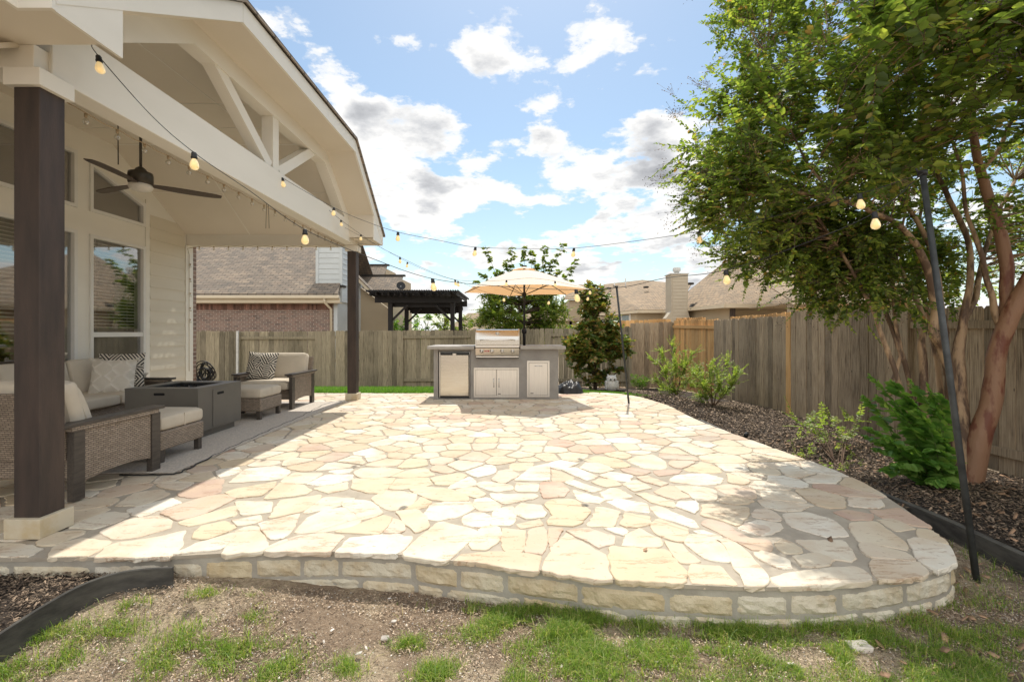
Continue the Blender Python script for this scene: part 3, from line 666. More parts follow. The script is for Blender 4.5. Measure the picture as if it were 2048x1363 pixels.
    # ---- house wall with windows
    W=thing('house_wall','cream porch wall of the house with tall windows and lap siding, behind the sofa','house',(-5.6,5,0))
    X=-5.6; xb=X-.16
    m=MB(); bx=m.box
    def pan(y0,y1,z0,z1,off=0): m.box(xb,X+off,y0,y1,z0,z1)
    pan(-.2,3.9,-.2,4.2); pan(3.9,5.91,-.2,.70); pan(3.9,5.91,2.48,2.77); pan(3.9,5.91,3.50,4.2)
    pan(5.91,6.09,-.2,4.2); pan(6.09,7.01,-.2,.55); pan(6.09,7.01,2.47,2.77)
    m.prism([(X,6.09,3.42),(X,6.09,4.2),(X,7.01,4.2),(X,7.01,3.13)],(-.16,0,0)); pan(7.01,8.02,-.2,4.1)
    obj('wall_panel',m,'trim',W)
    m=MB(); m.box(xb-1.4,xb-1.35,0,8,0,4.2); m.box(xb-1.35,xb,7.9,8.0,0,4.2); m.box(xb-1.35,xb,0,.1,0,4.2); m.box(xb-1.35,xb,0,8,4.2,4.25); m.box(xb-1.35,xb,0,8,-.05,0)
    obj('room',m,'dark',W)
    m=MB(); z=.02
    while z<2.9:
        m.prism([(X+.004,7.10,z),(X+.018,7.10,z),(X+.006,7.10,min(z+.19,3.0)),(X+.004,7.10,min(z+.19,3.0))],(0,.76,0)); z+=.185
    obj('lap_siding',m,'siding',W)
    m=MB(); m.box(X+.002,X+.016,7.02,7.095,0,3.2,.002); m.box(X+.002,X+.026,7.865,8.04,0,2.66,.002); obj('corner_board',m,'trim',W)
    m=MB(); m.box(-7.8,X-.0,8.022,8.16,-.3,2.68); obj('brick_return',m,'brick',W)
    def window(y0,y1,z0,z1,blind,sash=None,z1b=None):
        zt=z1 if z1b is None else z1b
        f=MB(); t=.045
        def fr(a,b,w=t,th=.03,x=X+.004):
            f.obox((x,a[0],a[1]),(x,b[0],b[1]),th,w,(0,0,1) if a[1]==b[1] else (0,1,0))
        f.box(X-.05,X+.022,y0,y0+t,z0,z1); f.box(X-.05,X+.022,y1-t,y1,z0,zt); f.box(X-.05,X+.022,y0+t,y1-t,z0,z0+t)
        f.prism([(X+.022,y0+t,z1-t),(X+.022,y1-t,zt-t*(1 if z1b is None else 1.2)),(X+.022,y1-t,zt),(X+.022,y0+t,z1-(0 if z1b is None else .015))],(-.072,0,0))
        if sash: f.box(X-.045,X+.012,y0+t,y1-t,sash-.035,sash+.03)
        wf=obj('window',f,'trimwhite',W)
        p=MB(); p.prism([(X-.024,y0+t,z0+t),(X-.024,y1-t,z0+t),(X-.024,y1-t,zt-t),(X-.024,y0+t,z1-t)],(-.004,0,0)); obj('pane',p,'pane',wf)
        if blind:
            s=MB(); zz=z1-.08
            while zz>blind: s.obox((X-.10,y0+.05,zz),(X-.10,y1-.05,zz),.042,.003,(.45,0,1)); zz-=.046
            for yy in (y0+.2,y1-.2): s.box(X-.102,X-.1,yy,yy+.003,blind,z1)
            obj('blind',s,'blind',wf)
        if sash and not blind: pass
        return wf
    w=window(6.09,7.01,.55,2.47,1.20,1.14)
    s=MB(); s.box(X-.035,X-.03,6.14,6.96,.6,1.10); obj('insect_screen',s,'screen',w)
    w=window(3.9,5.91,.70,2.48,1.15); 
    w=window(6.09,7.01,2.77,3.42,None,None,3.13); s=MB(); s.prism([(X-.05,6.13,2.81),(X-.05,6.97,2.81),(X-.05,6.97,3.08),(X-.05,6.13,3.37)],(-.01,0,0)); obj('insect_screen',s,'screenbrown',w)
    w=window(3.9,5.91,2.77,3.50,None); s=MB(); s.box(X-.06,X-.05,3.94,5.87,2.81,3.46); obj('insect_screen',s,'screenbrown',w)
    # ---- ceiling fan
    cx,cy,cz=-4.27,5.29,2.93
    T=thing('ceiling_fan','three bladed bronze ceiling fan with frosted light hanging under the porch roof','ceiling fan',(cx,cy,3.8))
    m=MB(); m.tube([(cx,cy,3.80),(cx,cy,3.0)],.014,10); m.lathe((cx,cy,3.72),[(.055,.075),(.06,.02),(.02,0)],16); obj('downrod',m,'fan',T)
    m=MB(); m.lathe((cx,cy,0),[(.02,3.07),(.05,3.045),(.06,3.02),(.115,3.0),(.12,2.97),(.12,2.88),(.10,2.86)],28); obj('motor_housing',m,'fan',T)
    m=MB(); m.lathe((cx,cy,0),[(.105,2.868),(.118,2.845),(.11,2.815),(.07,2.795),(.01,2.79)],28); obj('light',m,'frost',T)
    for a in (-82,38,158):
        m=MB(); vs=[];fs=[]; n=14
        for i in range(n+1):
            t=i/n; r=.07+.72*t; w=.03+.055*math.sin(min(1,t*1.6)*math.pi/2)*(1-.35*t) - (.028*max(0,(t-.9)/.1)); tw=.30*(1-t*.5)
            for k in (-1,1):
                for zz in (0,.008):
                    vs.append((r,k*w+.015*math.sin(t*3),2.865-.005*t+zz-k*w*math.sin(tw)*.6))
        for i in range(n):
            q=4*i; fs+=[(q,q+4,q+6,q+2),(q+1,q+3,q+7,q+5),(q,q+1,q+5,q+4),(q+2,q+6,q+7,q+3)]
        fs+=[(0,2,3,1),(4*n,4*n+1,4*n+3,4*n+2)]
        ca,sa=math.cos(math.radians(a)),math.sin(math.radians(a))
        m.add([(cx+x*ca-y*sa,cy+x*sa+y*ca,z) for x,y,z in vs],fs,False); obj('blade',m,'blade',T)
    m=MB(); m.tube([(cx+.08,cy-.4,3.78),(cx+.085,cy-.4,2.95)],.006,5); tag(obj('plant_chain',m,'fan'),'thin hanging chain beside the ceiling fan rod','chain')
    m=MB()
    for dx in (-.02,.02): m.tube([(-2.95,5.55,3.1),(-2.95+dx,5.55,2.42)],.003,5)
    tag(obj('hanging_wire',m,'fan'),'thin forked wire hanging in front of the far porch header','wire')
    # ---- clear bulbs on cream cord along the beam
    T=thing('clear_string_light','cream cord with small clear bulbs clipped under the long porch beam and down the corner','string lights',(-2.88,5,2.65))
    m=MB(); pts=[(-2.885,2.9,2.66)]
    for k in range(20):
        y=3.13+.25*k; 
        if y>7.9: break
        pts+= [(-2.885,y,2.652),(-2.885,y+.12,2.64)]
    pts+=[(-2.885,7.88,2.65)]+[(x,7.885,2.645-.01*(i%2)) for i,x in enumerate(np.arange(-3,-5.5,-.125))]+[(-5.55,7.87,2.6)]+[(-5.565,7.93,z) for z in np.arange(2.5,.4,-.2)]
    m.tube(pts,.004,5); obj('cord',m,'cable',T)
    def cb(p):
        s=MB(); s.lathe(p,[(.010,0),(.010,-.022),(.006,-.026)],8); so=obj('socket',s,'cable',T)
        b=MB(); b.lathe(p,[(.005,-.024),(.009,-.032),(.017,-.046),(.019,-.056),(.015,-.068),(.004,-.074)],10); obj('bulb',b,'clearbulb',so)
    for k in range(19): cb((-2.90,3.13+.25*k,2.655))
    for x in np.arange(-3.1,-5.4,-.25): cb((float(x),7.87,2.64))
    for z in (2.35,2.1,1.85,1.6,1.4): cb((-5.545,7.93,z))
# ================================================================ furniture
def seat(name,label,cat,w,d,ncush,group=None,leftcover=True):
    """local: faces +Y, width along X centred, y from 0 (back) to d"""
    T=thing(name,label,cat,(0,0,0),group); h=w/2; az=.525
    for s in (-1,1):
        xo=s*h; xi=s*(h-.05)
        for (y0,y1) in ((d-.095,d-.005),(.02,.105)):
            m=MB(); m.box(min(xo,xi)+.0,max(xo,xi),y0,y1,0.012,az-.03,.003); obj('leg',m,'armwood',T)
        m=MB(); n=8; pts=[(0,.107,az-.035),(0,d-.097,az-.035)]
        for i in range(n+1):
            t=1-i/n; y=.107+(d-.204)*t; pts.append((0,y,.125+.035*math.sin(math.pi*t)*0+.05*(1-t)*0+.03*(2*t-1)**2*-1+.03))
        m.prism([(xo-s*.012,y,z) for _,y,z in pts],(-s*.026,0,0)); obj('side_panel',m,'wicker',T)
        m=MB(); m.box(min(xo+s*.012,xo-s*.10),max(xo+s*.012,xo-s*.10),-.07,d+.03,az-.004,az+.022,.003); ar=obj('armrest',m,'armwood',T)
        m=MB(); m.box(min(xo+s*.006,xo-s*.092),max(xo+s*.006,xo-s*.092),-.0,d-.03,az-.033,az-.005); obj('woven_edge',m,'wicker',ar)
    m=MB(); m.box(-h+.05,h-.05,.06,d-.10,.15,.29,.01); obj('seat_base',m,'wicker',T)
    m=MB(); m.prism([(-h+.055,.02,.29),(-h+.055,.10,.29),(-h+.055,-.04,.76),(-h+.055,-.09,.76)],(w-.11,0,0)); obj('back_panel',m,'wicker',T)
    cw=(w-.13)/ncush
    for i in range(ncush):
        cx=-h+.065+cw*(i+.5)
        m=MB(); m.rbox((cx,(d+.10)/2,.365),(cw/2-.004,(d-.10)/2-.005,.068),.045,8,.012); obj('seat_cushion',m,'cushion',T)
        m=MB(); m.rbox((0,0,0),(cw/2-.008,.068,.215),.055,8,.03,1); a=-.24
        ca,sa=math.cos(a),math.sin(a)
        m.xf(lambda p,cx=cx:Vector((cx+p.x,.125+p.y*ca+p.z*sa,.62-p.y*sa*1+p.z*ca))); obj('back_cushion',m,'cushion',T)
    return T
def ottoman(name,label,loc,w=.58,d=.56,grp='wicker ottomans'):
    T=thing(name,label,'ottoman',(0,0,0),grp)
    m=MB(); m.box(-w/2,w/2,-d/2,d/2,.125,.29,.012); obj('wicker_base',m,'wicker',T)
    for sx in (-1,1):
        for sy in (-1,1):
            m=MB(); x=sx*(w/2-.04);y=sy*(d/2-.035); m.box(x-.025,x+.025,y-.025,y+.025,.012,.128,.003); obj('leg',m,'armwood',T)
    m=MB(); m.rbox((0,0,.358),(w/2+.004,d/2+.004,.068),.045,9,.012); c=obj('cushion',m,'cushion',T)
    m=MB(); m.box(w/2+.001,w/2+.007,-.004,.004,.30,.415); m.box(-.004,.004,-d/2-.007,-d/2-.001,.3,.415); obj('seam',m,'cushion',c)
    T.location=loc; return T
def pillow(name,label,loc,rot,s,th,m,cat='pillow',group=None):
    n=18; mb=MB()
    for sg in (-1,1):
        vs=[];fs=[]
        for i in range(n+1):
            for j in range(n+1):
                u=2*i/n-1;v=2*j/n-1; k=(1-abs(u)**2.6)*(1-abs(v)**2.6)
                pin=1-.10*(1-abs(u)**2)*0-.06*(abs(v)**3)*(1-abs(u)**2); pin2=1-.06*(abs(u)**3)*(1-abs(v)**2)
                vs.append((u*s/2*pin2,sg*th*k**.55+.006*mnoise.noise(Vector((u*2,v*2,sg))),v*s/2*pin))
        for i in range(n):
            for j in range(n):
                q=(i*(n+1)+j,i*(n+1)+j+1,(i+1)*(n+1)+j+1,(i+1)*(n+1)+j); fs.append(q if sg>0 else q[::-1])
        mb.add(vs,fs,True)
    o=obj(name,mb,m,None,False)
    me=o.data; uv=me.uv_layers.new(name='UVMap')
    for l in me.loops: c=me.vertices[l.vertex_index].co; uv.data[l.index].uv=(c.x,c.z)
    o.location=loc; o.rotation_euler=rot; tag(o,label,cat,group); return o
EDL=[P(346,1133,2.325),P(285,1136,2.30),P(225,1146,2.25),P(160,1169,2.15),P(95,1204,2.04),P(40,1238,1.95),P(-20,1278,1.85),P(-110,1345,1.70),P(-240,1440,1.5)]
def build_furniture():
    m=MB(); m.box(-5.2,-2.80,3.80,7.7,.004,.013,.002); tag(obj('outdoor_rug',m,'rug'),'pale grey woven rug under the seating group on the covered patio','rug')
    # black cord along the rug edge
    pts=[G(*p,.012) for p in ((239,949),(290,949),(345,947),(372,938),(420,914),(470,890),(520,868),(560,850),(600,833),(625,820),(655,806),(690,800))]
    m=MB(); m.tube([(x+.012*math.sin(i*1.7),y,.008+.003) for i,(x,y,z) in enumerate(catmull(pts,6))],.006,6); tag(obj('ground_cord',m,'black'),'dark cord running along the edge of the rug to the far post','cord')
    a=seat('armchair','wicker armchair with its back to the camera, behind the nearest dark porch post','armchair',.88,.80,1,'wicker armchairs')
    a.location=(-3.43,3.12,0)
    b=dup(a,(-3.72,7.66,0),math.pi,'wicker armchair facing the camera beside the far porch post, holding a patterned pillow')
    s=seat('sofa','long wicker sofa with beige cushions under the tall window','sofa',2.42,.80,3)
    s.rotation_euler=(0,0,-math.pi/2); s.location=(-5.48,5.15,0)
    ottoman('ottoman','wicker ottoman with beige cushion in front of the fire table, nearest the camera',(-3.375,4.33,0))
    T=[o for o in bpy.data.objects if o.name.startswith('ottoman')][0]
    dup(T,(-3.60,6.34,0),0,'wicker ottoman with beige cushion between the fire table and the far armchair')
    pillow('throw_pillow','black and cream maze patterned pillow on the far armchair',(-3.93,7.22,.64),(-.30,.06,.12),.45,.075,'pillowbw',group='patterned pillows')
    pillow('throw_pillow','black and cream maze patterned pillow on the sofa, half hidden behind a cream pillow',(-5.10,6.02,.665),(-.22,0,math.radians(35)),.47,.075,'pillowbw',group='patterned pillows')
    pk=pillow('throw_pillow','cream knitted diamond pillow with corner tassels leaning on the sofa',(-4.96,5.72,.615),(-.28,.02,math.radians(28)),.45,.085,'knit')
    for sx in (-1,1):
        for sz in (-1,1):
            t=MB(); t.rbox((sx*.225,0,sz*.225),(.022,.02,.022),.02,4); tt=obj('tassel',t,'cream'); tt.parent=pk
    pillow('throw_pillow','plain beige pillow on the near armchair beside the dark post',(-3.28,3.38,.60),(.32,.0,math.radians(-18)),.44,.08,'cushion')
    # bowl on the sofa arm
    bx=MB(); bx.lathe((-5.1,6.30,.5485),[(.045,0),(.07,.012),(.095,.055),(.10,.06),(.09,.056),(.06,.018),(.01,.014)],20); tag(obj('bowl',bx,'frost'),'small pale bowl sitting on the far dark arm of the sofa','bowl')
    # fire table
    x0,x1,y0,y1=-4.15,-3.365,4.93,5.71
    T=thing('fire_table','square charcoal metal gas fire table with black glass stones in the middle of the seating','fire table',(-3.76,5.32,.01))
    m=MB(); t=.05
    m.box(x0,x1,y0,y0+.012,.09,.555); m.box(x0,x1,y1-.012,y1,.09,.555); m.box(x0,x0+.012,y0+.012,y1-.012,.09,.555); m.box(x1-.012,x1,y0+.012,y1-.012,.09,.555)
    obj('body',m,'firepit',T)
    m=MB(); r=.13
    m.box(x0-.002,x1+.002,y0-.002,y0+r,.5555,.567); m.box(x0-.002,x1+.002,y1-r,y1+.002,.5555,.567); m.box(x0-.002,x0+r,y0+r,y1-r,.5555,.567); m.box(x1-r,x1+.002,y0+r,y1-r,.5555,.567); obj('table_top',m,'firepit',T)
    m=MB(); m.box(x0+.05,x1-.05,y0+.05,y1-.05,.013,.09); obj('base',m,'firepit',T)
    m=MB(); m.box(x0+r,x1-r,y0+r,y1-r,.49,.50)
    for a_,b_,c_,d_ in ((x0+r-.004,x0+r,y0+r,y1-r),(x1-r,x1-r+.004,y0+r,y1-r),(x0+r,x1-r,y0+r-.004,y0+r),(x0+r,x1-r,y1-r,y1-r+.004)): m.box(a_,b_,c_,d_,.50,.5555)
    obj('burner_pan',m,'black',T)
    g=MB(); rr=random.Random(3)
    for _ in range(500):
        c=Vector((rr.uniform(x0+r+.02,x1-r-.02),rr.uniform(y0+r+.02,y1-r-.02),.505+rr.random()*.035)); q=[c+Vector((rr.uniform(-.012,.012),rr.uniform(-.012,.012),rr.uniform(-.012,.012))) for _ in range(4)]
        g.add(q,[(0,1,2),(0,2,3),(0,3,1),(1,3,2)])
    gl=obj('glass_stones',g,'blackglass',T); gl['kind']='stuff'
    m=MB(); m.box(x1+.001,x1+.007,y0+.24,y0+.50,.11,.53,.002); dr=obj('access_door',m,'firepit',T)
    def slot(cx,cy,cz,ax):
        s=MB(); w=.045;hh=.014
        pts=[(w*math.copysign(1,math.cos(t))+hh*math.cos(t),hh*math.sin(t)) for t in np.linspace(0,2*math.pi,17)[:-1]]
        if ax=='x': s.prism([(cx,cy+a_,cz+b_) for a_,b_ in pts],(.003,0,0))
        else: s.prism([(cx+a_,cy,cz+b_) for a_,b_ in pts],(0,-.003,0))
        return s
    obj('hand_slot',slot(x1+.0072,y0+.37,.475,'x'),'dark',dr)
    obj('hand_slot',slot(-3.78,y0-.001,.505,'y'),'dark',T)
    m=MB(); m.box(x0+.02,x1-.02,y0-.005,y0-.001,.10,.545); 
    # ---- cable coil by the corner
    T=thing('cable_coil','tangled coil of black cable hanging at the brick corner of the house','coil',(-5.45,8.25,.3))
    rr=random.Random(8)
    for k in range(15):
        m=MB(); R0=.07+rr.random()*.10; cx=-5.50+rr.uniform(-.06,.05); cz=.42+rr.uniform(-.07,.07); ph=rr.random()*6; tl=rr.uniform(-.4,.4)
        m.tube([(cx+R0*.9*math.cos(t),8.25+.05*math.sin(t*2+ph)+tl*.1*math.sin(t),cz+R0*1.25*math.sin(t)) for t in np.linspace(0,6.28,30)],.009,6,False); obj('loop',m,'black',T)
    # =============================================== island
    T=thing('kitchen_island','long grey stucco outdoor kitchen island with counter under the umbrella','kitchen island',(-.27,8.4,0))
    yf=8.03; x0,x1=-1.367,.812; f0,f1=-1.29,-.725
    m=MB(); m.box(x0,f0,yf,8.80,0,.873); m.box(f1,x1,yf,8.80,0,.873); m.box(f0,f1,8.72,8.80,0,.873); m.box(f0,f1,yf+.02,8.72,.84,.873); m.box(f0,f1,yf+.01,8.72,0,.02); obj('body',m,'stucco',T)
    m=MB(); m.box(-1.466,-.652,7.93,8.9,.874,.93,.008); m.box(.142,.93,7.93,8.9,.874,.93,.008); m.box(-.652,.142,8.58,8.9,.874,.93,.006); obj('countertop',m,'counter',T)
    # fridge
    Fg=thing('mini_fridge','stainless steel mini fridge built into the left end of the island','fridge',(-1.005,8.3,.02),'')
    m=MB(); m.box(-1.275,-.738,yf+.04,8.66,.03,.82); obj('cabinet',m,'steelpanel',Fg)
    m=MB(); m.box(-1.255,-.755,yf-.005,yf+.039,.055,.775,.006); d=obj('door',m,'steel',Fg)
    m=MB(); m.box(-1.255,-.755,yf-.004,yf+.039,.777,.815,.003); m.box(-1.258,-.752,yf-.01,yf+.038,.026,.052); m.box(-.752,-.746,yf-.002,yf+.037,.055,.815); obj('trim_strip',m,'black',Fg)
    m=MB(); m.xf(lambda p:p); pts=[(-1.005+.035*math.cos(t),yf-.0045,.785+.015*math.sin(t)) for t in np.linspace(0,6.2832,21)[:-1]]; m.prism(pts,(0,-.006,0)); obj('badge',m,'chrome',Fg)
    # grill
    Gr=thing('gas_grill','stainless built in gas grill with domed lid and four knobs set in the island','grill',(-.255,8.3,.9),'')
    gx0,gx1=-.637,.129
    prof=[(7.985,.948),(7.985,1.04),(8.0,1.10),(8.04,1.165),(8.11,1.205),(8.2,1.222),(8.35,1.222),(8.46,1.20),(8.53,1.14),(8.545,.948)]
    m=MB(); m.prism([(gx0+.02,y,z) for y,z in prof],(gx1-gx0-.04,0,0)); ld=obj('lid',m,'steel',Gr)
    for xx in (gx0+.002,gx1-.018):
        m=MB(); m.prism([(xx,8.265+(y-8.265)*1.015,.94+(z-.94)*1.015) for y,z in prof],(.016,0,0)); obj('lid_side',m,'steelpanel',ld)
    m=MB(); hz=1.035; m.tube([(gx0+.09,7.985,hz-.01),(gx0+.09,7.94,hz),(gx0+.105,7.93,hz+.002),(gx1-.105,7.93,hz+.002),(gx1-.09,7.94,hz),(gx1-.09,7.985,hz-.01)],.012,10); obj('handle',m,'chrome',ld)
    m=MB(); c0=(-.252,8.035,1.148); 
    dirn=Vector((0,-.75,.55)).normalized(); cc=Vector(c0)
    m.tube([cc,cc+dirn*.012],.034,20); th=obj('thermometer',m,'chrome',ld); m=MB(); m.tube([cc+dirn*.0125,cc+dirn*.014],.026,20); obj('dial',m,'frost',th)
    m=MB(); m.box(gx0,gx1,7.955,8.575,.905,.944,.004); obj('firebox_rim',m,'steelpanel',Gr)
    m=MB(); m.prism([(gx0+.006,7.945,.895),(gx0+.006,8.02,.905),(gx0+.006,8.02,.77),(gx0+.006,7.975,.77)],(gx1-gx0-.012,0,0)); cp=obj('control_panel',m,'steel',Gr)
    for u in (800,933,1067,1200):
        x=(840+u/6.49-1024)/920*7.96
        m=MB(); m.tube([(x,7.962,.845),(x,7.946,.842)],.034,20); kb=obj('knob',m,'steelpanel',Gr)
        m=MB(); m.tube([(x,7.945,.842),(x,7.915,.838)],[.022,.019],16); m.box(x-.004,x+.004,7.908,7.914,.82,.856); obj('grip',m,'chrome',kb)
    m=MB(); m.box(gx0+.01,gx1-.01,7.985,8.03,.762,.769); m.box(gx0+.01,gx1-.01,7.975,8.03,.715,.73); m.box(gx0+.01,gx1-.01,8.0,8.028,.73,.762); obj('drip_tray_gap',m,'black',Gr)
    m=MB(); m.box(gx0+.012,gx1-.012,7.966,7.998,.731,.757,.003); obj('drip_tray',m,'steelpanel',Gr)
    xb=(840+868/6.49-1024)/920*7.955
    m=MB(); m.box(xb-.042,xb+.042,7.9515,7.9555,.832,.852); bd=obj('badge',m,'red',Gr)
    def text(s,name,loc,size,m,parent,ext=.0008):
        cu=bpy.data.curves.new('t','FONT'); cu.body=s; cu.size=size; cu.extrude=ext; cu.align_x='CENTER'; cu.align_y='CENTER'; cu.resolution_u=2
        to=bpy.data.objects.new('t',cu); C.objects.link(to); dg=bpy.context.evaluated_depsgraph_get(); dg.update()
        me=bpy.data.meshes.new_from_object(to.evaluated_get(dg)); bpy.data.objects.remove(to)
        o=bpy.data.objects.new(name,me); C.objects.link(o); me.materials.clear(); me.materials.append(MT[m]); o.parent=parent
        org=Vector(OR.get(parent.name,(0,0,0))); o.location=Vector(loc)-org; o.rotation_euler=(math.radians(90),0,0); return o
    text('BULL','lettering',(xb,7.950,.842),.021,'frost',bd)
    # access doors
    D=thing('access_doors','pair of stainless cabinet doors set in the island below the grill','cabinet doors',(-.272,8.03,.3),'')
    def doorframe(a,b,z0,z1,T):
        m=MB(); w=.032
        m.box(a,b,yf-.014,yf-.001,z1-w,z1,.002); m.box(a,b,yf-.014,yf-.001,z0,z0+w,.002); m.box(a,a+w,yf-.014,yf-.001,z0+w,z1-w); m.box(b-w,b,yf-.014,yf-.001,z0+w,z1-w); obj('frame',m,'steelpanel',T)
        m=MB(); m.box(a+w,b-w,yf-.002,yf-.001,z0+w,z1-w); obj('shadow_gap',m,'dark',T)
    a,b,z0,z1=-.666,.122,.035,.553; doorframe(a,b,z0,z1,D); w=.036; mid=-.272
    for (u,v,hx) in ((a+w,mid-.003,mid-.045),(mid+.003,b-w,mid+.045)):
        m=MB(); m.box(u,v,yf-.016,yf-.003,z0+w,z1-w,.002); dr=obj('door',m,'steelpanel',D)
        m=MB(); m.tube([(hx,yf-.017,.22),(hx,yf-.034,.235),(hx,yf-.045,.29),(hx,yf-.034,.345),(hx,yf-.017,.36)],.006,8); m.tube([(hx,yf-.016,.218),(hx,yf-.03,.222)],.011,8); m.tube([(hx,yf-.016,.362),(hx,yf-.03,.358)],.011,8); obj('handle',m,'chrome',dr)
    m=MB(); m.box(mid+.03,mid+.075,yf-.0175,yf-.0163,.092,.104); obj('maker_plate',m,'black',D)
    D=thing('trash_drawer','tall single stainless pull out door at the right end of the island','cabinet door',(.457,8.03,.3),'')
    a,b,z0,z1=.262,.655,.04,.673; doorframe(a,b,z0,z1,D)
    m=MB(); m.box(a+w,b-w,yf-.016,yf-.003,z0+w,z1-w,.002); dr=obj('door',m,'steelpanel',D)
    m=MB(); m.tube([(.395,yf-.017,.578),(.40,yf-.038,.582),(.455,yf-.045,.582),(.52,yf-.038,.582),(.525,yf-.017,.578)],.006,8); obj('handle',m,'chrome',dr)
    m=MB(); m.box(.32,.375,yf-.0175,yf-.0163,.10,.112); obj('maker_plate',m,'black',D)
    # =============================================== umbrella
    ux,uy=.225,8.45
    T=thing('patio_umbrella','open cream hexagonal market umbrella rising behind the grill','umbrella',(ux,uy,.93))
    m=MB(); m.tube([(ux,uy,.93),(ux,uy,2.34)],.019,12); obj('pole',m,'blackmetal',T)
    m=MB(); m.tube([(ux,uy,.93),(ux,uy,1.12),(ux,uy,1.20)],[.026,.028,.022],12); m.lathe((ux,uy,0),[(.02,1.13),(.045,1.16),(.045,1.215),(.02,1.25)],12); m.tube([(ux,uy-.04,1.19),(ux-.0,uy-.09,1.19),(ux+.0,uy-.09,1.15)],.008,6); obj('crank_housing',m,'blackmetal',T)
    m=MB(); m.tube([(ux,uy,1.25),(ux,uy,1.32)],.016,10); obj('knob',m,'frost',T)
    n=6; ang=[math.radians(-77+60*i) for i in range(6)]; rz=1.925; rad=1.2
    def can(r0,z0,r1,z1,sag,nr=8,ns=8):
        mb=MB(); vs=[];fs=[]
        for i in range(nr+1):
            t=i/nr
            for k in range(6):
                for q in range(ns):
                    s=q/ns; r=r0+(r1-r0)*t
                    a=Vector((math.cos(ang[k]),math.sin(ang[k]),0)); b=Vector((math.cos(ang[(k+1)%6]),math.sin(ang[(k+1)%6]),0))
                    d=a*(1-s)+b*s; bulge=math.sin(math.pi*s)
                    inw=1-.035*bulge*t
                    z=z0+(z1-z0)*(t**1.12)-sag*bulge*math.sin(math.pi*min(1,t*.9))*.6+.02*bulge*t
                    vs.append((ux+d.x*r*inw,uy+d.y*r*inw,z))
        N=6*ns
        for i in range(nr):
            for k in range(N): fs.append((i*N+k,i*N+(k+1)%N,(i+1)*N+(k+1)%N,(i+1)*N+k))
        return mb.add(vs,fs,True)
    cn=obj('canopy',can(.16,2.305,rad,rz,.035),'umbrella',T)
    obj('vent_cap',can(.015,2.37,.235,2.30,.0,3),'umbrella',T)
    m=MB(); m.lathe((ux,uy,0),[(.01,2.37),(.03,2.372),(.03,2.385),(.008,2.40)],10); obj('finial',m,'blackmetal',T)
    for k in range(6):
        d=Vector((math.cos(ang[k]),math.sin(ang[k]),0)); c=Vector((ux,uy,0))
        pts=[]
        for t in np.linspace(0,1,8): r=.03+(rad-.02-.03)*t; tt=max(0,(r-.16)/(rad-.16)); pts.append(c+d*r+Vector((0,0,2.30+(rz-2.305)*tt**1.12-.012)))
        m=MB(); m.tube(pts,.007,6); rb=obj('rib',m,'blackmetal',T)
        m=MB(); m.tube([c+Vector((0,0,1.86))+d*.03,pts[4]],.006,6); obj('strut',m,'blackmetal',rb)
    m=MB(); m.lathe((ux,uy,0),[(.025,1.82),(.04,1.84),(.04,1.88),(.025,1.90)],12); obj('runner',m,'blackmetal',T)
    # =============================================== string light poles
    for a,b,lab in ((G(1955,1165,-.25),P(1845,345,2.98),'tall leaning dark steel pole in the mulch in front of the crape myrtle'),(G(1258,806,0),P(1233,573,7.6),'slim leaning grey pole standing on the right rear rim of the patio')):
        T=thing('light_pole',lab,'pole',a,'string light poles')
        m=MB(); m.tube([Vector(a)-Vector((0,0,.03)),Vector(a)*.5+Vector(b)*.5,b],.0175 if a[2]<-.1 else .017,12); obj('shaft',m,'poledark',T)
        m=MB(); bb=Vector(b); m.tube([bb-Vector((0,0,.02)),bb+Vector((0,0,.012))],.027,12); m.tube([bb+Vector((0,-.02,0)),bb+Vector((-.05,-.02,.0)),bb+Vector((-.06,-.02,.02))],.006,6); obj('cap',m,'black',T)
    # =============================================== amber string lights
    def strand(label,ctrl,bulbs,sc=.80):
        T=thing('string_light',label,'string lights',ctrl[0],'')
        cv=catmull(ctrl,10); m=MB(); m.tube(cv,.0034*sc,6); obj('wire',m,'black',T)
        for p in bulbs:
            p=Vector(p); tilt=Vector((R.uniform(-.12,.12),R.uniform(-.1,.1),0))
            s=MB(); s.lathe((0,0,0),[(.012,.004),(.014,0),(.019,-.006),(.019,-.028),(.022,-.032),(.022,-.044),(.017,-.047)],14); 
            def tf(v): return p+Vector((v.x*sc+tilt.x*v.z,v.y*sc+tilt.y*v.z,v.z*sc))
            s.xf(tf); so=obj('socket',s,'black',T)
            b=MB(); b.lathe((0,0,0),[(.014,-.046),(.017,-.052),(.026,-.072),(.0315,-.092),(.031,-.106),(.024,-.12),(.010,-.128),(.002,-.129)],16); b.xf(tf); obj('bulb',b,'frostbulb',so)
    A=[P(183,90,2.93),P(197,112,2.8),P(300,228,2.8),P(388,305,2.8),P(500,382,3.0),P(610,459,3.2),P(740,515,3.6),P(865,557,3.9),P(1010,573,4.0),P(1152,579,3.9),P(1250,573,3.7),P(1330,556,3.5),P(1452,540,3.3),P(1600,490,3.0),P(1749,425,2.75),P(1845,347,2.95)]
    strand('large nearest amber bulb string sagging over the patio from the near porch corner',A,[A[i] for i in (1,3,5,7,9,12,14)])
    B=[P(440,262,4.5),P(500,315,5.0),P(565,356,5.4),P(668,415,5.6),P(730,442,5.5),P(796,464,5.2),P(880,481,5.25),P(951,494,5.35),P(1050,497,5.4),P(1148,496,5.35),P(1270,482,4.8),P(1398,463,4.1),P(1440,455,3.9),P(1580,425,3.5),P(1719,388,3.05),P(1845,347,2.98)]
    strand('upper amber bulb string crossing the sky from porch beam to tall right pole',B,[B[i] for i in (2,3,5,7,9,11,14)])
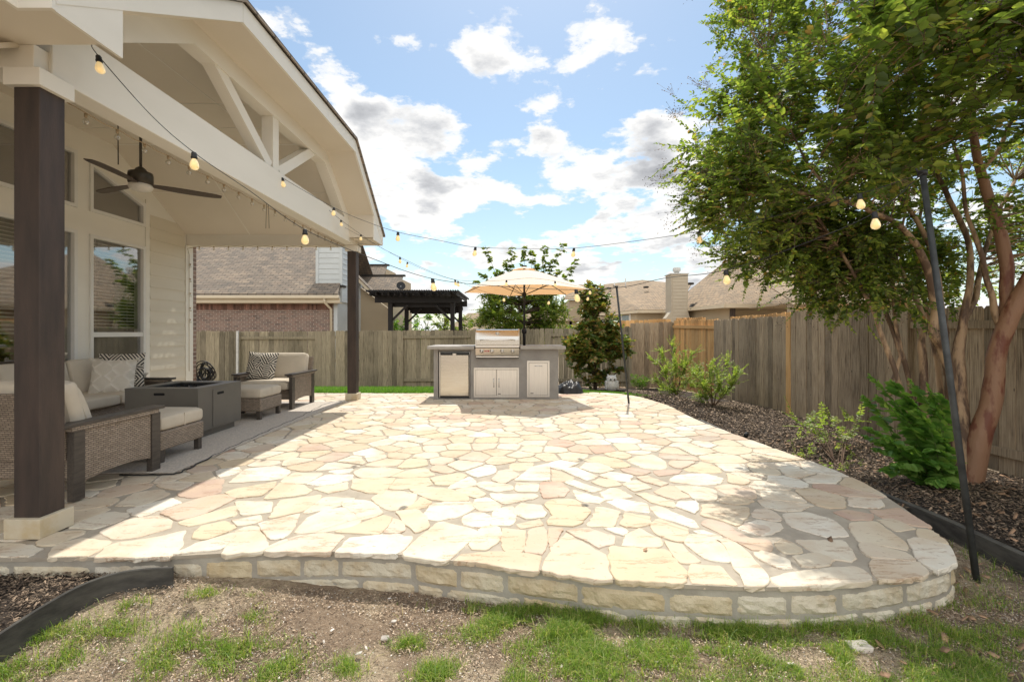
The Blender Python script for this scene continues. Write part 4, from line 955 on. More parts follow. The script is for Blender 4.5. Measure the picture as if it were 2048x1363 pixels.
    Cc=[P(648,412,6.7),P(682,440,7.0),P(722,469,7.3),P(760,494,7.0),P(800,514,6.9),P(860,542,7.1),P(910,559,7.4),P(960,562,7.35),P(1013,560,7.2),P(1060,556,7.2),P(1110,562,7.3),P(1180,577,7.4),P(1233,573,7.58)]
    strand('far amber bulb string running from the beam end across the umbrella top',Cc,[Cc[i] for i in (1,2,4,6,8,10,11)],.72)
    Dd=[P(690,455,7.4),P(750,488,7.4),P(815,524,7.3),P(870,548,7.3),P(916,562,7.3),P(965,582,7.3),P(1008,592,7.3),P(1050,600,7.3),P(1098,598,7.3),P(1140,594,7.3),P(1177,590,7.4),P(1200,584,7.5),P(1233,575,7.62)]
    strand('far amber bulb string passing lowest, under the umbrella rim to the slim pole',Dd,[Dd[i] for i in (2,4,6,8,10)],.68)
    # garden objects -----------------------------------------------------------
    z0=gz(2.3,10.4)
    T=thing('owl_statue','small whitewashed owl statue sitting in the mulch beside the slim pole','owl statue',(2.25,10.4,z0))
    m=MB(); c=(2.25,10.4,z0+.02); m.lathe(c,[(.085,0),(.125,.03),(.14,.10),(.135,.17),(.115,.225),(.11,.25),(.115,.29),(.095,.33),(.05,.345),(.01,.345)],20); obj('body',m,'stonegrey',T)
    for s in (-1,1):
        m=MB(); m.tube([(2.25+s*.06,10.39,z0+.32),(2.25+s*.095,10.38,z0+.395)],[.035,.004],8); obj('ear',m,'stonegrey',T)
        m=MB(); m.tube([(2.25+s*.045,10.30,z0+.285),(2.25+s*.045,10.285,z0+.285)],.033,16); e=obj('eye',m,'stonegrey',T); m=MB(); m.tube([(2.25+s*.045,10.284,z0+.285),(2.25+s*.045,10.279,z0+.285)],.017,12); obj('pupil',m,'black',e)
        m=MB(); m.rbox((2.25+s*.125,10.38,z0+.15),(.022,.07,.10),.02,5); obj('wing',m,'stonegrey',T)
    m=MB(); m.tube([(2.25,10.29,z0+.27),(2.25,10.265,z0+.245)],[.014,.002],8); obj('beak',m,'stonegrey',T)
    # crumpled black cover by the island
    m=MB(); rr=random.Random(4); vs=[];fs=[];nn=26
    for i in range(nn+1):
        for j in range(nn+1):
            u=i/nn*2-1;v=j/nn*2-1; k=max(0,1-(abs(u)**3+abs(v)**3)); x=1.12+u*.26;y=8.95+v*.22
            h=.20*k**.5+k*(.09*mnoise.noise(Vector((u*2.3,v*2.3,4)))+.05*mnoise.noise(Vector((u*6,v*6,9)))); vs.append((x,y,max(.0,h)-.01))
    for i in range(nn):
        for j in range(nn): q=i*(nn+1)+j; fs.append((q,q+nn+1,q+nn+2,q+1))
    m.add(vs,fs,True); tag(obj('grill_cover',m,'blackcover'),'crumpled black cover lying on the ground at the right end of the island','cover')
    # sprinkler head + spotlight
    T=thing('garden_spotlight','small black garden spotlight in the bed beside the patio rim','spotlight',G(1490,878,-.2))
    p=Vector(G(1490,880,-.22)); m=MB(); m.tube([p-Vector((0,0,.06)),p+Vector((0,0,.05))],.008,8); obj('stake',m,'black',T)
    m=MB(); m.tube([p+Vector((0,0,.04)),p+Vector((.02,-.02,.10))],[.03,.022],12); obj('lamp_head',m,'black',T)
    # edging strips
    def strip(label,pts,h,w=.02,seams=()):
        cv=catmull(pts,8); m=MB(); vs=[];fs=[]
        for i,(x,y,z) in enumerate(cv):
            a=cv[max(i-1,0)];b=cv[min(i+1,len(cv)-1)]; dx,dy=b[0]-a[0],b[1]-a[1]; L=math.hypot(dx,dy); nx,ny=-dy/L*w/2,dx/L*w/2
            vs+=[(x-nx,y-ny,z-.15),(x+nx,y+ny,z-.15),(x+nx,y+ny,z+h-.004),(x+nx*.5,y+ny*.5,z+h),(x-nx*.5,y-ny*.5,z+h),(x-nx,y-ny,z+h-.004)]
        for i in range(len(cv)-1):
            for k in range(6): fs.append((i*6+k,(i+1)*6+k,(i+1)*6+(k+1)%6,i*6+(k+1)%6))
        n=len(cv)-1; fs+=[(0,1,2,3,4,5),tuple(n*6+k for k in (5,4,3,2,1,0))]
        m.add(vs,fs); o=obj('garden_edging',m,'edging',None); tag(o,label,'edging','black garden edging'); return o
    strip('curved black edging strip at the lower left between mulch and bare dirt',EDL,.0,.014)
    strip('black edging strip along the right side of the patio below the crape myrtle',[G(1400,838,-.12),G(1480,874,-.12),G(1560,908,-.12),G(1640,940,-.12),G(1740,975,-.12),G(1830,1010,-.12),G(1900,1039,-.12),G(1985,1078,-.12),G(2060,1112,-.12),G(2200,1182,-.12)],.0,.05)
# ================================================================ fences
def pickets(mb,a,b,z0f,z1f,th=.019,pw=.136,gap=.006,off=0,rr=None,dog=.022):
    """a,b ends (x,y); pickets centred on the line shifted by off along the left normal"""
    L=math.hypot(b[0]-a[0],b[1]-a[1]); dx,dy=(b[0]-a[0])/L,(b[1]-a[1])/L; nx,ny=-dy,dx; n=int(L/(pw+gap)); st=L/n
    for i in range(n):
        s=(i+.5)*st; w=(st-gap*rr.uniform(.2,2.2))/2; x=a[0]+dx*s+nx*(off+(jj:=rr.uniform(-.006,.006))); y=a[1]+dy*s+ny*(off+jj)
        z0=z0f(s/L)+rr.uniform(-.01,.015); z1=z1f(s/L)+rr.uniform(-.010,.012); tl=rr.uniform(-.006,.006)
        pts=[(-w,z0),(w,z0),(w+tl,z1-dog*1.3),(w-dog+tl,z1),(-w+dog+tl,z1),(-w+tl,z1-dog*1.3)]
        mb.prism([(x+dx*u-nx*th/2,y+dy*u-ny*th/2,z) for u,z in pts],(nx*th,ny*th,0))
def fence(label,segs,m,ground,group='wooden yard fences'):
    """segs: (a,b,topA,topB,type) type 'n' pickets on the near side, 'f' rails visible. near side = right normal of a->b"""
    a0=segs[0][0]; T=thing('wooden_fence',label,'fence',(a0[0],a0[1],ground(*a0)),group); rr=random.Random(int(abs(a0[0]*100+a0[1])))
    for a,b,ta,tb,ty,mm in segs:
        L=math.hypot(b[0]-a[0],b[1]-a[1]); dx,dy=(b[0]-a[0])/L,(b[1]-a[1])/L; nx,ny=-dy,dx
        z0=lambda t:ground(a[0]+(b[0]-a[0])*t,a[1]+(b[1]-a[1])*t)+.03
        z1=lambda t:ta+(tb-ta)*t
        off=-.035 if ty=='n' else .035
        p=MB(); pickets(p,a,b,z0,z1,off=off,rr=rr); pn=obj('picket_panel',p,mm,T)
        if ty=='o':
            pass
        for fr in ((lambda t:z1(t)-.20),(lambda t:(z0(t)+z1(t))/2-.05),(lambda t:z0(t)+.22)):
            if ty=='f' and fr(0)>.2 and fr(0)<.8: continue
            r=MB(); r.obox((a[0]+dx*.02,a[1]+dy*.02,fr(0)),(b[0]-dx*.02,b[1]-dy*.02,fr(1)),.036,.085)
            obj('rail',r,mm if ty=='f' else m,pn)
        ps=MB(); ps.box(b[0]-.045,b[0]+.045,b[1]-.045,b[1]+.045,z0(1)-.3,z1(1)-.03); obj('post',ps,m,T)
    return T
def extra_top(T,a,b,z0,z1,m,off=.06):
    rr=random.Random(9); p=MB(); pickets(p,a,b,lambda t:z0,lambda t:z1[0]+(z1[1]-z1[0])*t,off=off,rr=rr); o=obj('picket_panel',p,m,T); o['label']='newer orange pickets showing above the grey ones'; return o
def build_fences():
    Y=14.2; gr=lambda x,y:gz(x,y)
    S=[((-13.5,Y),(-8.42,Y),1.21,1.21,'n','fence'),((-8.42,Y),(-6.02,Y),1.20,1.20,'f','fence'),((-6.02,Y),(-3.40,Y),1.21,1.22,'n','fence'),((-3.40,Y),(-1.22,Y),1.22,1.24,'f','fence'),((-1.22,Y),(1.15,Y),1.26,1.28,'n','fence'),((1.15,Y),(3.64,Y),1.28,1.34,'f','fence'),((3.64,Y),(4.95,Y),1.44,1.49,'n','fencedark')]
    T=fence('weathered grey green board fence across the back of the yard',S,'fence',gr)
    X=4.95
    m=MB(); m.box(-8.46,-8.40,Y-.10,Y-.05,-.6,1.21); o=obj('post',m,'stonegrey',T); o['label']='pale metal fence post'
    S=[((X,Y-.05),(X,11.13),1.54,1.49,'f','fencenew'),((X,11.13),(X,8.24),1.47,1.46,'n','fencedark'),((X,8.10),(X,5.75),1.55,1.50,'n','fencedark'),((X,5.75),(X,3.2),1.46,1.44,'f','fencedark'),((X,3.2),(X,.2),1.44,1.42,'f','fencedark'),((X,.2),(X,-3),1.42,1.42,'n','fencedark')]
    T=fence('tall side fence on the right with grey and newer orange panels behind the shrubs',S,'fencedark',gr)
    m=MB(); m.box(X-.055,X-.01,8.11,8.225,gz(X,8.2),1.47); o=obj('patch_board',m,'fencenew',T); o['label']='single orange board between grey pickets'
    extra_top(T,(X,10.6),(X,8.3),.9,(1.52,1.53),'fencenew',.09); extra_top(T,(X,8.2),(X,5.8),.9,(1.60,1.60),'fencenew',.09)
    extra_top(T,(X-.0,14.1),(X,12.0),.9,(1.60,1.56),'fencenew',.09)
    T2=thing('wooden_fence','newer orange cedar fence tops peeking over the back right corner fence','fence',(3.3,14.6,-.6),'wooden yard fences')
    p=MB(); pickets(p,(3.0,14.5),(5.0,14.5),lambda t:-.55,lambda t:1.52+.07*t,rr=random.Random(3)); obj('picket_panel',p,'fencenew',T2)
# ================================================================ neighbours
def hipface(m,pts): m.prism(pts,(0,0,.06))
def build_houses():
    # ---- brick neighbour on the left
    T=thing('brick_house','brick neighbour house with big brown shingle roof behind the back fence at left','house',(-10,19,-.6),'neighbour houses')
    xr=-6.44; yb=17.0
    m=MB(); m.box(-20,xr-.14,yb,yb+.2,-.6,2.22); m.box(-20,-19.8,yb,27,-.6,2.2); obj('wall',m,'brick',T)
    # soldier course
    m=MB(); x=-15.0
    while x<xr-.2: m.box(x,x+.066,yb-.012,yb-.002,2.0,2.215); x+=.076
    obj('brick_course',m,'brickcol',T)
    m=MB(); m.box(xr-.14,xr,yb-.03,yb+.2,-.6,2.22); m.box(xr-.012,xr,yb+.2,22,-.6,2.6); obj('corner_siding',m,'whitish',T)
    m=MB(); m.box(-20,xr+.18,yb-.30,yb,2.222,2.25); m.box(-20,xr+.2,yb-.33,yb-.30,2.24,2.40); m.box(-20,xr+.2,yb-.45,yb-.331,2.38,2.50,.02); obj('gutter',m,'gutter',T)
    dwn=MB(); dwn.tube([(xr-.34,yb-.38,2.38),(xr-.34,yb-.36,2.25),(xr-.22,yb-.07,2.02),(xr-.22,yb-.06,-.5)],.045,8); obj('downspout',dwn,'gutter',T)
    A=(-20,yb-.42,2.50); B=(xr+.16,yb-.42,2.50); Cc=(-7.72,yb+5.6,6.55); D=(-20,yb+5.6,6.55)
    E_=(-7.72,yb+5.6,2.5); m=MB(); m.prism([A,B,Cc,D],(0,0,.07)); m.prism([B,E_,Cc],(-.05,0,0)); m.prism([(-7.72,yb+11,2.5),(-20,yb+11,2.5),D,Cc],(0,0,.05)); rf=obj('roof',m,'shingle',T)
    y0=yb+.25; X0=(633-HX)/F*(y0); X1=(684-HX)/F*y0
    m=MB(); m.box(X0,X1,y0,y0+1.0,2.3,5.2); ch=obj('chimney',m,'whitish',rf)
    m=MB(); z=2.95
    while z<5: m.prism([(X0+.09,y0-.004,z),(X0+.09,y0-.022,z),(X0+.09,y0-.006,z+.2),(X0+.09,y0-.004,z+.2)],(X1-X0-.18,0,0)); m.prism([(X1+.004,y0+.02,z),(X1+.022,y0+.02,z),(X1+.006,y0+.02,z+.2),(X1+.004,y0+.02,z+.2)],(0,.96,0)); z+=.2
    m.box(X0-.02,X0+.088,y0-.03,y0-.002,2.9,5.2); m.box(X1-.088,X1+.02,y0-.03,y0-.002,2.9,5.2); obj('chimney_siding',m,'whitish',ch)
    m=MB(); m.box(X0-.06,X1+.06,y0-.07,y0+.3,2.86,2.93); obj('flashing',m,'roofdark',rf)
    # gable wing with arched windows
    W=thing('gabled_house_wing','white gable wing with arched windows just right of the far porch post','house wing',(-7,19.5,-.6),'neighbour houses')
    y=19.5
    def PX(px,d=y): return (px-HX)/F*d
    def PZ(py,d=y): return H+(HY-py)/F*d
    m=MB(); m.prism([(PX(640),y,-.6),(PX(721),y,-.6),(PX(721),y,PZ(566)),(PX(712),y,PZ(553)),(PX(690),y,PZ(532)),(PX(640),y,PZ(532))],(0,.2,0)); obj('wall',m,'whitish',W)
    m=MB(); m.prism([(PX(721)+.002,y+.02,-.6),(PX(778),y+.02,-.6),(PX(778),y+.02,PZ(618)),(PX(721)+.002,y+.02,PZ(575))],(0,.2,0)); obj('wall',m,'houseb',W)
    m=MB(); m.prism([(PX(712),y-.35,PZ(546,y-.35)),(PX(757),y-.35,PZ(592,y-.35)),(PX(757),y-.35,PZ(597,y-.35)),(PX(712),y-.35,PZ(554,y-.35))],(0,.05,0))
    m.prism([(PX(696),y-.35,PZ(530,y-.35)),(PX(712),y-.35,PZ(546,y-.35)),(PX(712),y-.35,PZ(554,y-.35)),(PX(696),y-.35,PZ(538,y-.35))],(0,.05,0)); obj('rake_board',m,'gutter',W)
    m=MB(); m.prism([(PX(696),y-.36,PZ(527,y-.36)),(PX(759),y-.36,PZ(591,y-.36)),(PX(759),y-.36,PZ(593,y-.36)),(PX(696),y-.36,PZ(530,y-.36))],(0,.5,0)); obj('roof',m,'shingle',W)
    for (a,b,c,d,arch) in ((707,711.5,592,606,0),(712.5,717,592,606,1),(707,711.5,620,657,0),(712.5,717.5,620,657,0)):
        m=MB(); x0,x1,z1,z0=PX(a),PX(b),PZ(c),PZ(d)
        if arch: pts=[(x0,z0),(x1,z0),(x1,z0+.06),(x0+(x1-x0)*.75,z0+(z1-z0)*.6),(x0+(x1-x0)*.3,z1),(x0,z1)]
        else: pts=[(x0,z0),(x1,z0),(x1,z1),(x0,z1)]
        m.prism([(x,y-.006,z) for x,z in pts],(0,-.02,0)); obj('window',m,'pane_dark',W)
    # far roofs
    for lab,yy,l,r,pt,pb,pl in (('far brown shingle roof highest, right of the far porch post',25,600,758,531,553,.93),('brown shingle roof with satellite dish behind the pergola',23,690,792,553,600,.97)):
        Hs=thing('distant_house',lab,'house',(PX(700,yy),yy,-.6),'neighbour houses')
        z1=PZ(pt,yy+1.5); z0=PZ(pb if pb>590 else 590,yy)
        m=MB(); m.prism([(PX(l,yy),yy,z0),(PX(r,yy),yy,z0),(PX(r,yy)-.25,yy+2.6,z1+.12),(PX(l,yy),yy+2.6,z1+.12)],(0,0,.06)); obj('roof',m,'shingle',Hs)
        m=MB(); m.box(PX(l,yy),PX(r,yy)-.3,yy+.2,yy+5,-.6,z0); m.box(PX(l,yy)+.1,PX(r,yy)-.35,yy+2.6,yy+5,z0,z1); obj('wall',m,'houseb',Hs)
        m=MB(); m.box(PX(l,yy),PX(r,yy)-.15,yy+2.5,yy+2.75,z1+.14,z1+.24); obj('ridge',m,'roofdark',Hs)
    d=22.6; T=thing('satellite_dish','small grey satellite dish on the roof edge left of the pergola top','satellite dish',(PX(800,d),d,2.9))
    c=Vector((PX(802,d),d,PZ(571,d))); m=MB(); nrm=Vector((.35,-.85,.35)).normalized(); t1=nrm.cross(Vector((0,0,1))).normalized(); t2=t1.cross(nrm)
    vs=[c-nrm*.04]; n=20
    for rr_,dd in ((.12,.035),(.22,0)):
        for k in range(n): a=2*math.pi*k/n; vs.append(c+(t1*math.cos(a)+t2*math.sin(a))*rr_-nrm*dd*.8)
    fs=[(0,1+k,1+(k+1)%n) for k in range(n)]+[(1+k,1+n+k,1+n+(k+1)%n,1+(k+1)%n) for k in range(n)]
    m.add(vs,fs,True); obj('dish',m,'blackmetal',T); m=MB(); m.tube([c-nrm*.03,c+Vector((-.05,.05,-.25)),c+Vector((-.25,.1,-.45))],.02,6); obj('arm',m,'stonegrey',T)
    # ---- pergola
    d=17.0; x0,x1=PX(781,d),PX(905,d)
    T=thing('pergola','dark stained pergola with slatted top beyond the back fence','pergola',((x0+x1)/2,d+1.3,-.6))
    for x in (x0,x1):
        for yy in (d,d+2.6):
            m=MB(); m.box(x-.075,x+.075,yy-.075,yy+.075,-.6,2.28); obj('post',m,'pergola',T)
    for yy in (d,d+2.6):
        m=MB(); m.box(x0-.55,x1+.3,yy-.12,yy-.08,2.25,2.48); m.box(x0-.1,x1+.1,yy+.08,yy+.12,2.10,2.25); obj('beam',m,'pergola',T)
    m=MB(); x=x0-.6
    while x<x1+.3:
        m.box(x,x+.04,d-.6,d+3.2,2.482,2.60); x+=.22
    obj('rafter',m,'pergola',T)
    m=MB(); x=x0-.68
    while x<x1+.32: m.box(x,x+.035,d-.75,d+3.4,2.602,2.67); x+=.085
    obj('slats',m,'pergola',T)
    for x,s in ((x0,1),(x1,-1)):
        for yy in (d,d+2.6): m=MB(); m.obox((x,yy,1.55),(x+s*.62,yy,2.16),.07,.09,(0,1,0)); obj('brace',m,'pergola',T)
    m=MB(); m.box(x0+.2,x1-.2,d+2.7,d+2.74,1.95,2.24); obj('back_panel',m,'pergola',T)
    m=MB(); m.box(x0+.05,x1-.05,d+3.0,d+3.06,2.0,2.3); obj('back_screen',m,'pergola',T)
    # ---- right neighbour
    T=thing('tan_house','large tan neighbour house with hip roof and tall chimney beyond the right fence','house',(14,24,-.6),'neighbour houses')
    ex,ey,ez=9.5,20.5,2.37; Pk=(12.7,26.2,5.62); Pk2=(14.4,26.2,5.5)
    m=MB(); hipface(m,[(ex,ey,ez),(19,ey,ez),Pk2,Pk]); hipface(m,[(ex-.0,ey,ez),Pk,(9.9,30.5,ez+.02),(8.6,25.5,ez)]); hipface(m,[(19,ey,ez),(19,31,ez),Pk2]); hipface(m,[(19,31,ez),(9.9,30.5,ez+.02),Pk,Pk2]); rf=obj('roof',m,'shingle2',T)
    m=MB(); m.obox((ex,ey-.02,ez-.03),(19,ey-.02,ez-.03),.04,.16); m.obox((ex-.02,ey,ez-.03),(8.6,25.5,ez-.03),.04,.16); obj('gutter',m,'gutter',T)
    m=MB(); m.box(ex+.5,18.5,ey+1.9,ey+2.1,-.6,ez-.1); m.prism([(ex+.45,ey+.5,-.6),(8.9,25.3,-.6),(8.9,25.3,ez-.1),(ex+.45,ey+.5,ez-.1)],(.2,0,0)); m.box(8.9,9.5,25,30,-.6,ez); obj('wall',m,'houseb',T)
    m=MB(); m.box(9.9,10.08,20.75,20.93,-.6,ez-.06); m.box(13.6,13.8,20.75,20.95,-.6,ez-.06); obj('porch_post',m,'post',T)
    m=MB(); m.box(ex+.02,18.9,ey+.02,ey+1.88,ez-.13,ez-.10); obj('soffit',m,'houseb',T)
    d=23.4; a,b=PX(1343,d),PX(1376,d); m=MB(); m.box(a,b,d,d+.9,-.6,PZ(548,d)); m.prism([(a-.28,d-.004,-.6),(b+.1,d-.004,-.6),(b+.1,d-.004,PZ(636,d)),(b,d-.004,PZ(622,d)),(a,d-.004,PZ(622,d)),(a-.28,d-.004,PZ(636,d))],(0,.5,0)); ch=obj('chimney',m,'chim',T)
    m=MB(); z=1.0
    while z<PZ(552,d): m.prism([(a+.06,d-.004,z),(a+.06,d-.024,z),(a+.06,d-.006,z+.17),(a+.06,d-.004,z+.17)],(b-a-.12,0,0)); z+=.17
    obj('chimney_siding',m,'chim',ch)
    m=MB(); m.box(a-.05,b+.05,d-.05,d+.95,PZ(548,d),PZ(548,d)+.05); c0=((a+b)/2,d+.45,PZ(547,d)); m.lathe(c0,[(.13,0),(.13,.16),(.20,.17),(.20,.36),(.1,.38)],14); obj('flue_cap',m,'stonegrey',ch)
    m=MB(); m.prism([(b+.02,d-.3,PZ(618,d)),(b+.75,d-.3,PZ(618,d)),(b+.25,d-.1,PZ(607,d))],(0,.4,.0)); obj('cricket_roof',m,'roofdark',rf)
    m=MB(); q=P(1386,640,24.2); m.box(q[0]-.2,q[0]+.25,24.15,24.2,1.5,1.86); 
    for px,py,dd in ((1381,567,23.9),(1292,574,29),(1218,576,31),(1695,570,22.5)):
        q=P(px,py,dd); m=MB(); m.rbox(q,(.16,.12,.06),.05,4); obj('roof_vent',m,'roofdark',rf)
    T=thing('tan_house','lower tan neighbour house with hip roof and vent pipes, left of the tall chimney','house',(8,27,-.6),'neighbour houses')
    Q=lambda px,py,dd:P(px,py,dd)
    e1=Q(1200,628,28.6); e2=Q(1277,621,25.6); e3=Q(1326,621,25.6); e4=Q(1356,617,24.3)
    p1=Q(1207,570,33); p2=Q(1285,561,32); p3=Q(1375,570,33); pm=Q(1304,573,30.2); 
    m=MB(); hipface(m,[e1,e2,pm,p2,p1]); hipface(m,[e2,e3,Q(1345,573,30),pm]); hipface(m,[e3,e4,Q(1382,570,30),Q(1345,573,30)]); hipface(m,[pm,Q(1345,573,30),Q(1382,570,30),p3,p2]); rf=obj('roof',m,'shingle2',T)
    m=MB(); m.obox(Vector(e1)-Vector((0,.02,.05)),Vector(e2)-Vector((0,.02,.05)),.04,.15); m.obox(Vector(e2)-Vector((0,.02,.05)),Vector(e3)-Vector((0,.02,.05)),.04,.15); m.obox(Vector(e3)-Vector((0,.02,.05)),Vector(e4)-Vector((0,.02,.05)),.04,.15); obj('gutter',m,'gutter',T)
    m=MB()
    for u,v in ((e1,e2),(e2,e3),(e3,e4)):
        m.prism([(u[0],u[1]+.4,-.6),(v[0],v[1]+.4,-.6),(v[0],v[1]+.4,v[2]-.08),(u[0],u[1]+.4,u[2]-.08)],(0,.2,0))
    obj('wall',m,'houseb',T)
    m=MB(); 
    for t0,t1 in ((.42,.60),(.64,.82)):
        u=Vector(e1).lerp(Vector(e2),t0);v=Vector(e1).lerp(Vector(e2),t1); m.prism([(u.x,u.y+.38,1.1),(v.x,v.y+.38,1.1),(v.x,v.y+.38,2.15),(u.x,u.y+.38,2.15)],(0,-.03,0))
    wn=obj('window',m,'pane_pale',T)
    m=MB()
    for t in (.40,.61,.83): u=Vector(e1).lerp(Vector(e2),t); m.box(u.x-.05,u.x+.05,u.y+.30,u.y+.345,1.05,2.2)
    obj('frame',m,'trimwhite',wn)
    for px,py,dd in ((1251,556,31),(1229,565,32)):
        q=Vector(Q(px,py,dd)); m=MB(); m.tube([q-Vector((0,0,.9)),q],.04,8); obj('vent_pipe',m,'stonegrey',rf)
    T=thing('covered_patio','flat looking tan patio roof of the neighbour behind the crape myrtle','patio roof',(12,17,-.6),'neighbour houses')
    m=MB(); a=P(1584,603,16.2); b=P(1705,588,15.6); m.prism([a,(15,15.6,b[2]),(15,20,b[2]+1.1),(a[0]+.6,20,b[2]+1.1)],(0,0,.05)); obj('roof',m,'shingle2',T)
    m=MB(); m.prism([(a[0],a[1]-.01,a[2]-.1),(15,15.59,b[2]-.1),(15,15.59,b[2]),(a[0],a[1]-.01,a[2])],(0,-.03,0)); obj('fascia',m,'gutter',T)
    for xx in (10.4,13.6): m=MB(); m.box(xx,xx+.42,17,17.4,-.6,2.2); obj('column',m,'houseb',T)
    m=MB(); m.box(10.2,15,17.5,19.8,2.2,2.25); obj('soffit',m,'houseb',T)
    # far horizon roof bits
    for px0,px1,py0,py1,lab in ((1050,1145,628,612,'low brown roof seen through the pear tree behind the umbrella'),(905,1000,648,627,'low tan roof on the horizon between pergola and pear tree'),(1140,1210,585,570,'brown roof peak seen just left of the magnolia top')):
        dd=34; T=thing('distant_house',lab,'house',(PX((px0+px1)/2,dd),dd,-.6),'neighbour houses')
        m=MB(); zl=PZ(max(py0,py1)+14,dd); zt=PZ(min(py0,py1),dd+3); x0,x1=PX(px0,dd),PX(px1,dd); w=(x1-x0)
        m.prism([(x0-.5,dd,zl),(x1+.5,dd,zl),(x1-w*.25,dd+3,zt),(x0+w*.25,dd+3,zt)],(0,0,.05)); obj('roof',m,'shingle2',T)
        m=MB(); m.box(x0,x1,dd+.3,dd+6,-.6,zl); obj('wall',m,'houseb',T)
# ================================================================ vegetation
def mkleaves(Pp,D,N,L,wr=.5,fold=.25,droop=.15):
    Pp=np.asarray(Pp);D=np.asarray(D);N=np.asarray(N);L=np.asarray(L)[:,None]
    D=D/np.linalg.norm(D,axis=1)[:,None]; S=np.cross(D,N); s=np.linalg.norm(S,axis=1)[:,None]; s[s<1e-5]=1; S=S/s; U=np.cross(S,D)
    W=L*wr/2
    v=[Pp, Pp+D*L*.30+S*W+U*W*fold, Pp+D*L*.70+S*W*.80+U*(W*fold*.8-L*droop*.4), Pp+D*L-U*L*droop, Pp+D*L*.70-S*W*.80+U*(W*fold*.8-L*droop*.4), Pp+D*L*.30-S*W+U*W*fold]
    n=len(Pp); V=np.stack(v,1).reshape(-1,3); b=np.arange(n)[:,None]*6
    Fq=np.concatenate([b+np.array([[0,1,2,3]]),b+np.array([[0,3,4,5]])],1).reshape(-1,4)
    return V,Fq
class LeafSet:
    def __init__(s): s.p=[];s.d=[];s.n=[];s.l=[]
    def add(s,p,d,n,l): s.p.append(tuple(p));s.d.append(tuple(d));s.n.append(tuple(n));s.l.append(l)
    def twig(s,a,b,sp,size,rr,sag=.05,openn=.9,keep=1.0):
        a=Vector(a);b=Vector(b);L=(b-a).length; n=max(2,int(L/sp)); ax=(b-a).normalized(); side=ax.cross(Vector((0,0,1)))
        if side.length<.1: side=ax.cross(Vector((1,0,0)))
        side.normalize(); upv=side.cross(ax)
        for i in range(n+1):
            t=(i+.5)/(n+1); p=a.lerp(b,t)-Vector((0,0,1))*sag*L*t*t
            sz=size*(1-.45*t*t)*rr.uniform(.75,1.2)
            for k in (-1,1):
                if rr.random()>keep: continue
                d=ax*rr.uniform(.25,.8)+side*k*openn+Vector((rr.uniform(-.3,.3),rr.uniform(-.3,.3),rr.uniform(-.35,.25)))
                nn=upv+Vector((rr.uniform(-.95,.95),rr.uniform(-.95,.95),rr.uniform(-.2,.7)))
                s.add(p,d,nn,sz)
        s.add(b-Vector((0,0,1))*sag*L,ax,upv,size*.6)
    def build(s,name,m,T,wr=.5,fold=.25,droop=.15):
        V,Fq=mkleaves(s.p,s.d,s.n,s.l,wr,fold,droop); return fastmesh(name,V,Fq,m,T)
def inell(p,E):
    c,r=E; return sum(((p[i]-c[i])/r[i])**2 for i in range(3))<=1
def randell(E,rr,shell=.0):
    c,r=E
    while True:
        q=[rr.uniform(-1,1) for _ in range(3)]; d=sum(x*x for x in q)
        if shell**2<=d<=1: return Vector([c[i]+q[i]*r[i] for i in range(3)])
